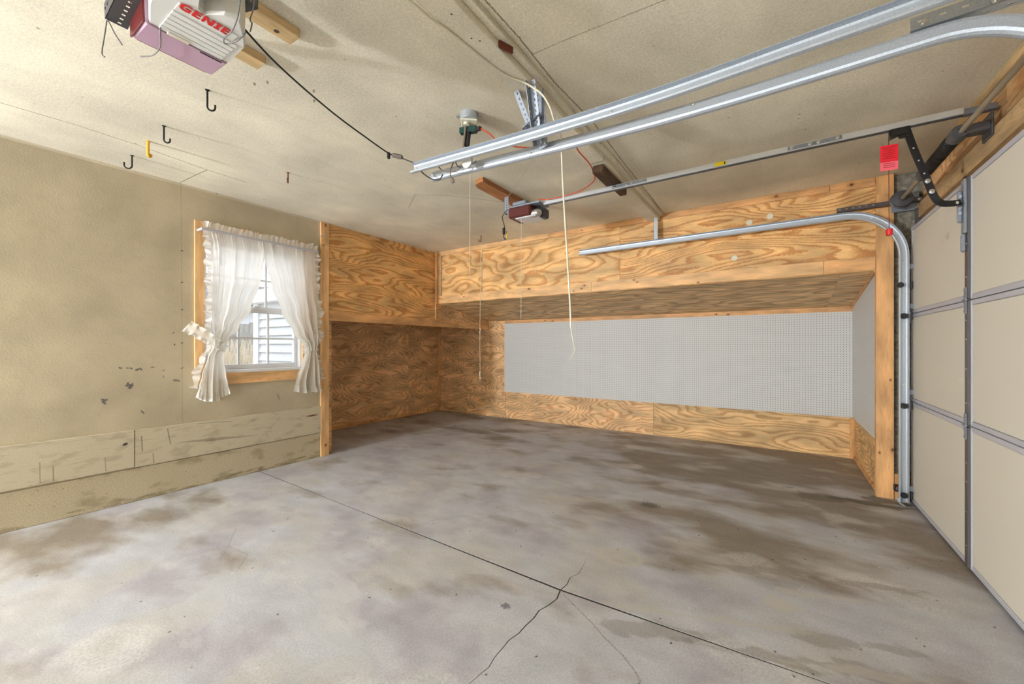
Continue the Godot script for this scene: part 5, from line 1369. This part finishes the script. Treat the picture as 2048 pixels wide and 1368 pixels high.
	part(bc, "loose_plug", mb().box(Vector3(-2.035, 2.388, -1.70), Vector3(0.02, 0.04, 0.018), 0.005), M.black)

	# lamp cord bundle on the rail
	var lc := thing("lamp_cord", "brown lamp cord coiled round the rail end with a two-pin plug dangling", "cord", Vector3(-1.62, 2.16, -1.8))
	part(lc, "cable", mb().tube(spline([Vector3(-1.70, 2.275, -1.79), Vector3(-1.66, 2.235, -1.79), Vector3(-1.58, 2.215, -1.79), Vector3(-1.52, 2.23, -1.80), Vector3(-1.47, 2.25, -1.80), Vector3(-1.50, 2.29, -1.80), Vector3(-1.57, 2.285, -1.80), Vector3(-1.60, 2.245, -1.795), Vector3(-1.605, 2.205, -1.79), Vector3(-1.595, 2.18, -1.79)], 6), 0.0034, 6), M.brownwire)
	part(lc, "coil", mb().tube(spline([Vector3(-1.52, 2.305, -1.80), Vector3(-1.565, 2.27, -1.795), Vector3(-1.545, 2.235, -1.795), Vector3(-1.51, 2.235, -1.80), Vector3(-1.49, 2.27, -1.80), Vector3(-1.465, 2.245, -1.80), Vector3(-1.44, 2.23, -1.80), Vector3(-1.42, 2.24, -1.80)], 6), 0.003, 6), M.black)
	var pl := part(lc, "plug", mb().box(Vector3(-1.588, 2.163, -1.79), Vector3(0.020, 0.032, 0.014), 0.004, Basis(Vector3(0, 0, 1), 0.5)), M.greyplug)
	var pg := mb()
	for s in [-1.0, 1.0]: pg.box(Vector3(-1.574 + 0.005 * s, 2.140 + 0.003 * s, -1.79), Vector3(0.002, 0.016, 0.005), 0.0, Basis(Vector3(0, 0, 1), 0.5))
	part(pl, "prong", pg, M.bolt)
	# round white cap clipped between the rails
	var cap := thing("cord_cap", "small round-bottomed white plastic tab between the two rails", "plastic tab", Vector3(-1.46, 2.21, -1.79))
	var prof: Array = [Vector2(-0.033, 0.035), Vector2(-0.033, -0.01)]
	for k in range(1, 12): prof.append(Vector2(-0.033 * cos(PI * k / 12.0), -0.01 - 0.03 * sin(PI * k / 12.0)))
	prof += [Vector2(0.033, -0.01), Vector2(0.033, 0.035)]
	part(cap, "tab", mb().sweep(prof, [Transform3D(Basis.IDENTITY, Vector3(-1.478, 2.25, -1.800)), Transform3D(Basis.IDENTITY, Vector3(-1.478, 2.25, -1.786))]), M.white_plastic)

	# white rope along the beam, then hanging free
	var r := thing("white_rope", "white rope lying along the ceiling beam and hanging straight down in front of the pegboard", "rope", Vector3(-0.9, 1.2, -1.87))
	part(r, "rope", mb().tube(spline([Vector3(-1.145, 2.481, -0.2), Vector3(-1.14, 2.481, -1.067), Vector3(-1.12, 2.481, -1.25), Vector3(-1.088, 2.481, -1.558), Vector3(-1.031, 2.478, -1.68), Vector3(-0.975, 2.43, -1.68), Vector3(-0.934, 2.389, -1.69), Vector3(-0.90, 2.325, -1.70), Vector3(-0.897, 2.278, -1.74), Vector3(-0.905, 2.262, -1.81), Vector3(-0.93, 2.244, -1.885), Vector3(-0.937, 2.20, -1.90), Vector3(-0.928, 2.0, -1.90), Vector3(-0.908, 1.7, -1.90), Vector3(-0.89, 1.42, -1.90), Vector3(-0.885, 1.29, -1.90)], 8), 0.0045, 8), M.rope)
	part(r, "frayed_end", mb().tube(spline([Vector3(-0.885, 1.30, -1.90), Vector3(-0.875, 1.23, -1.90), Vector3(-0.865, 1.18, -1.90), Vector3(-0.88, 1.15, -1.90), Vector3(-0.905, 1.12, -1.90)], 6), 0.0022, 6, 0.0012), M.rope)
	# thin pull strings
	for q in [[-1.953, -2.40, 2.545, 1.72, "thin pull string left of the hanging opener cord, ending above the plywood edge", 0.0016], [-1.845, -2.96, 2.30, 1.43, "thin pull string hanging from the dark red opener", 0.0018], [-3.05, -3.96, 2.475, 1.57, "", 0.003]]:
		if q[4] == "": continue
		var s := thing("pull_string", q[4], "string", Vector3(q[0], q[3], q[1]), "pull strings")
		part(s, "string", mb().tube([Vector3(q[0], q[2], q[1]), Vector3(q[0], (q[2] + q[3]) / 2, q[1]), Vector3(q[0] - 0.002, q[3], q[1])], q[5], 6), M.string)
		part(s, "knot", mb().lathe([Vector2(0, -0.008), Vector2(0.005, -0.004), Vector2(0.005, 0.004), Vector2(0, 0.008)], Transform3D(Dn, Vector3(q[0], q[3] + 0.06, q[1])), 8), M.string)
	var ks := thing("pull_string", "long knotted pull string hanging from the tiny hook almost to the floor", "string", Vector3(-3.06, 0.8, -3.96), "pull strings")
	part(ks, "string", mb().tube(spline([Vector3(-3.052, 2.478, -3.955), Vector3(-3.056, 1.9, -3.955), Vector3(-3.062, 1.3, -3.955), Vector3(-3.058, 0.78, -3.955)], 4), 0.0026, 6), M.string)
	for y in [1.36, 1.40, 0.84, 0.80, 0.87]:
		part(ks, "knot", mb().lathe([Vector2(0, -0.022), Vector2(0.008, -0.01), Vector2(0.0075, 0.01), Vector2(0, 0.022)], Transform3D(Dn, Vector3(-3.058 + 0.003 * sin(y * 50.0), y, -3.953)), 8), M.string)
	# guide wire from the opener up to the rails
	single("guide_wire", mb().tube([Vector3(-1.963, 2.50, -2.94), Vector3(-1.50, 2.366, -2.40), Vector3(-1.09, 2.247, -1.92)], 0.0012, 5), M.string, "thin wire slanting from the dark red opener's bracket up to the rails", "wire")
	# rusty strap on the beam
	single("rusty_clip", mb().box(Vector3(-0.995, 2.505, -1.47), Vector3(0.012, 0.03, 0.075), 0.003, Basis(Vector3.UP, -0.35)), M.rust, "small rusty metal clip on the edge of the ceiling beam", "clip")

func build_curtains() -> void:
	var rod := thing("curtain_rod", "thin white curtain rod across the top of the window", "curtain rod", Vector3(-4.10, 2.17, -1.93))
	part(rod, "rod", mb().sweep([Vector2(-0.004, -0.009), Vector2(0.004, -0.009), Vector2(0.006, 0.0), Vector2(0.004, 0.009), Vector2(-0.004, 0.009)], [Transform3D(Basis.IDENTITY, Vector3(-4.034, 2.183, -2.44)), Transform3D(Basis.IDENTITY, Vector3(-4.034, 2.183, -1.42))]), M.doorframe)
	for z in [-2.438, -1.425]: part(rod, "rod_end", mb().mm(Vector3(-4.13, 2.173, z - 0.008), Vector3(-4.028, 2.193, z + 0.008), 0.003), M.doorframe)
	part(rod, "centre_support", mb().mm(Vector3(-4.13, 2.12, -2.03), Vector3(-4.085, 2.17, -2.0), 0.003), M.groove)
	make_curtain("white ruffled curtain tied back on the left side of the window", 1.0,
		[[2.175, -1.475, -1.925], [2.07, -1.495, -1.935], [1.82, -1.50, -1.90], [1.54, -1.50, -1.81], [1.36, -1.495, -1.70], [1.26, -1.50, -1.61], [1.19, -1.495, -1.575], [1.10, -1.455, -1.575], [0.95, -1.42, -1.60], [0.86, -1.40, -1.62]], [0.845, 0.80, 0.80, 0.865],
		[[Vector3(-4.10, 1.365, -1.335), Vector3(-4.055, 1.325, -1.385), Vector3(-4.03, 1.265, -1.46), Vector3(-4.012, 1.21, -1.53), Vector3(-4.02, 1.175, -1.585), Vector3(-4.06, 1.165, -1.60)]], 3)
	make_curtain("white ruffled curtain tied back on the right side of the window beside the post", -1.0,
		[[2.175, -2.425, -1.905], [2.07, -2.42, -1.93], [1.78, -2.435, -2.003], [1.54, -2.455, -2.10], [1.316, -2.455, -2.215], [1.22, -2.43, -2.30], [1.155, -2.415, -2.325], [1.0, -2.455, -2.285], [0.90, -2.475, -2.245], [0.83, -2.485, -2.225]], [0.80, 0.79, 0.79, 0.815],
		[[Vector3(-4.10, 1.375, -2.495), Vector3(-4.055, 1.335, -2.475), Vector3(-4.03, 1.27, -2.43), Vector3(-4.03, 1.20, -2.38), Vector3(-4.035, 1.16, -2.32), Vector3(-4.065, 1.15, -2.30)]], 8)

func make_curtain(label: String, side: float, rows: Array, hem: Array, ties: Array, sd: int) -> void:
	var t := thing("curtain", label, "curtain", Vector3(-4.07, 0.75, -1.5 if side > 0 else -2.4), "window curtains")
	var f := FastNoiseLite.new(); f.seed = sd; f.frequency = 1.0
	var nu := 97; var nv := 76
	var top := 2.185
	var tie_y: float = 1.19 if side > 0 else 1.16
	var pts: Array = []
	var hem_at := func(u: float) -> float:
		var k := u * 3.0
		var i := mini(int(k), 2)
		return lerpf(hem[i], hem[i + 1], k - i)
	for j in nv:
		var row: Array[Vector3] = []
		for i in nu:
			var u := float(i) / (nu - 1)
			var y := lerpf(top, hem_at.call(u), float(j) / (nv - 1))
			var e := lerp_rows(rows, y)
			var near := exp(-pow((y - tie_y) / 0.16, 2.0))
			var uu := u + 0.03 * f.get_noise_2d(u * 5.0, y * 1.2)
			# full pleats spread from the gathering: soft at the rod, deep near the tie
			var amp := lerpf(0.013, 0.03, near) + 0.008 * smoothstep(2.15, 1.5, y)
			if y < tie_y: amp = lerpf(0.034, 0.03, near)
			var x := -4.062 + amp * sin(TAU * (3.6 * uu + 0.5 * f.get_noise_2d(u * 2.2, 7.0 + y * 0.25))) + 0.4 * amp * sin(TAU * (7.3 * uu + 0.8 * f.get_noise_2d(u * 3.0, y * 0.4)) + 2.0) + 0.02 * near
			if y > 2.0: x += 0.006 * sin(TAU * 19.0 * u) * smoothstep(2.0, 2.17, y)
			row.append(Vector3(x, y, lerpf(e.x, e.y, u)))
		pts.append(row)
	var pm := mb()
	grid_surface(pm, pts, nu, nv)
	part(t, "panel", pm, M.fabric)
	# heading ruffle over the rod
	var rp: Array = []
	for j in 4:
		var row: Array[Vector3] = []
		for i in 121:
			var u := i / 120.0
			var z := lerpf(rows[0][1] + 0.03 * side, rows[0][2], u)
			var w := 0.020 * sin(TAU * 11.0 * u + 5.0 * f.get_noise_2d(u * 6.0, 3.0)) * (j / 3.0)
			row.append(Vector3(-4.060 + w + 0.008 * (j / 3.0), 2.185 + j * 0.022 + 0.03 * f.get_noise_2d(u * 9.0, 5.0) * j / 3.0, z + 0.008 * cos(TAU * 13.0 * u) * j / 3.0))
		rp.append(row)
	var rm := mb(); grid_surface(rm, rp, 121, 4)
	part(t, "heading_ruffle", rm, M.fabric)
	# ruffle down the outer edge
	var sp: Array = []
	for j in 5:
		var row: Array[Vector3] = []
		for i in 161:
			var y := lerpf(2.19, 0.84, i / 160.0)
			var e := lerp_rows(rows, y)
			var k := j / 4.0
			var wv := sin(TAU * 19.0 * i / 160.0 + 5.0 * f.get_noise_2d(y * 5.0, 1.0))
			var wid := 0.046 + 0.034 * f.get_noise_2d(y * 7.0, 2.0)
			row.append(Vector3(-4.06 + 0.026 * wv * k, y + 0.014 * cos(TAU * 15.0 * i / 160.0) * k, e.x + side * wid * k))
		sp.append(row)
	var smb := mb(); grid_surface(smb, sp, 161, 5)
	part(t, "side_ruffle", smb, M.fabric)
	# hem ruffle
	var hp: Array = []
	for j in 6:
		var row: Array[Vector3] = []
		for i in 141:
			var u := i / 140.0
			var y: float = hem_at.call(u)
			var e := lerp_rows(rows, y)
			var k := j / 5.0
			var b: Vector3 = pts[nv - 1][int(u * (nu - 1))]
			row.append(Vector3(b.x + 0.020 * sin(TAU * 15.0 * u + 2.0 * f.get_noise_2d(u * 8.0, 9.0)) * k, y - 0.075 * k + 0.006 * f.get_noise_2d(u * 20.0, 4.0), lerpf(e.x + side * 0.022 * k, e.y - side * 0.010 * k, u)))
		hp.append(row)
	var hm := mb(); grid_surface(hm, hp, 141, 6)
	part(t, "hem_ruffle", hm, M.fabric)
	# tieback with ruffled edges
	var path := spline(ties[0], 10)
	var tp: Array = []
	for j in 9:
		var row: Array[Vector3] = []
		for i in path.size():
			var d: Vector3 = (path[mini(i + 1, path.size() - 1)] - path[maxi(i - 1, 0)]).normalized()
			var up := Vector3(1, 0, 0).cross(d).normalized()
			if up.y < 0.0: up = -up
			var k := (j - 4) / 4.0
			var wv := absf(k) * absf(k)
			var taper := lerpf(1.0, 0.55, float(i) / path.size())
			row.append(path[i] + up * k * 0.056 * taper + Vector3(1, 0, 0) * (0.022 * wv * sin(i * 0.9 + 2.0 * k + 1.5 * f.get_noise_2d(i * 0.15, k)) + 0.006 * (1.0 - k * k)) + d * 0.012 * wv * cos(i * 0.9) + up * 0.012 * wv * signf(k) * f.get_noise_2d(i * 0.25, 4.0))
		tp.append(row)
	var tmb := mb(); grid_surface(tmb, tp, path.size(), 9)
	part(t, "tieback", tmb, M.fabric)

func build_added_fill_lights() -> void:
	# globe lamps on tripods, added out of view to brighten the room
	for q in ADDED_LAMPS:
		var p: Vector3 = q[0]
		var t := thing("added_fill_light", q[2], "added fill lamp", Vector3(p.x, 0, p.z), "added tripod fill lamps")
		part(t, "pole", mb().tube([Vector3(p.x, 0.5, p.z), Vector3(p.x, p.y - 0.13, p.z)], 0.014, 10), M.blackmetal)
		for k in 3:
			var a := TAU * k / 3.0
			part(t, "leg", mb().tube([Vector3(p.x, 0.5, p.z), Vector3(p.x + 0.16 * cos(a), 0.012, p.z + 0.3 * sin(a))], 0.011, 8), M.blackmetal)
		part(t, "lamp_base", mb().lathe([Vector2(0, -0.15), Vector2(0.05, -0.15), Vector2(0.06, -0.11), Vector2(0.02, -0.10)], Transform3D(Basis(Vector3(1, 0, 0), Vector3(0, 0, -1), Vector3(0, 1, 0)), p), 16), M.black)
		var prof: Array = []
		for k in 13: prof.append(Vector2(0.14 * sin(PI * k / 12.0), -0.14 * cos(PI * k / 12.0)))
		part(t, "lamp_globe", mb().lathe(prof, Transform3D(Basis(Vector3(1, 0, 0), Vector3(0, 0, -1), Vector3(0, 1, 0)), p), 24), M.added_globe_glow)
		var l := OmniLight3D.new()
		l.name = "added_fill_glow"
		add_child(l, true)
		l.position = p
		l.light_color = Color(0.93, 0.965, 1.0)
		l.light_energy = q[1]
		l.light_size = 0.13
		l.omni_range = 20.0
		l.omni_attenuation = 2.0
		l.shadow_enabled = true
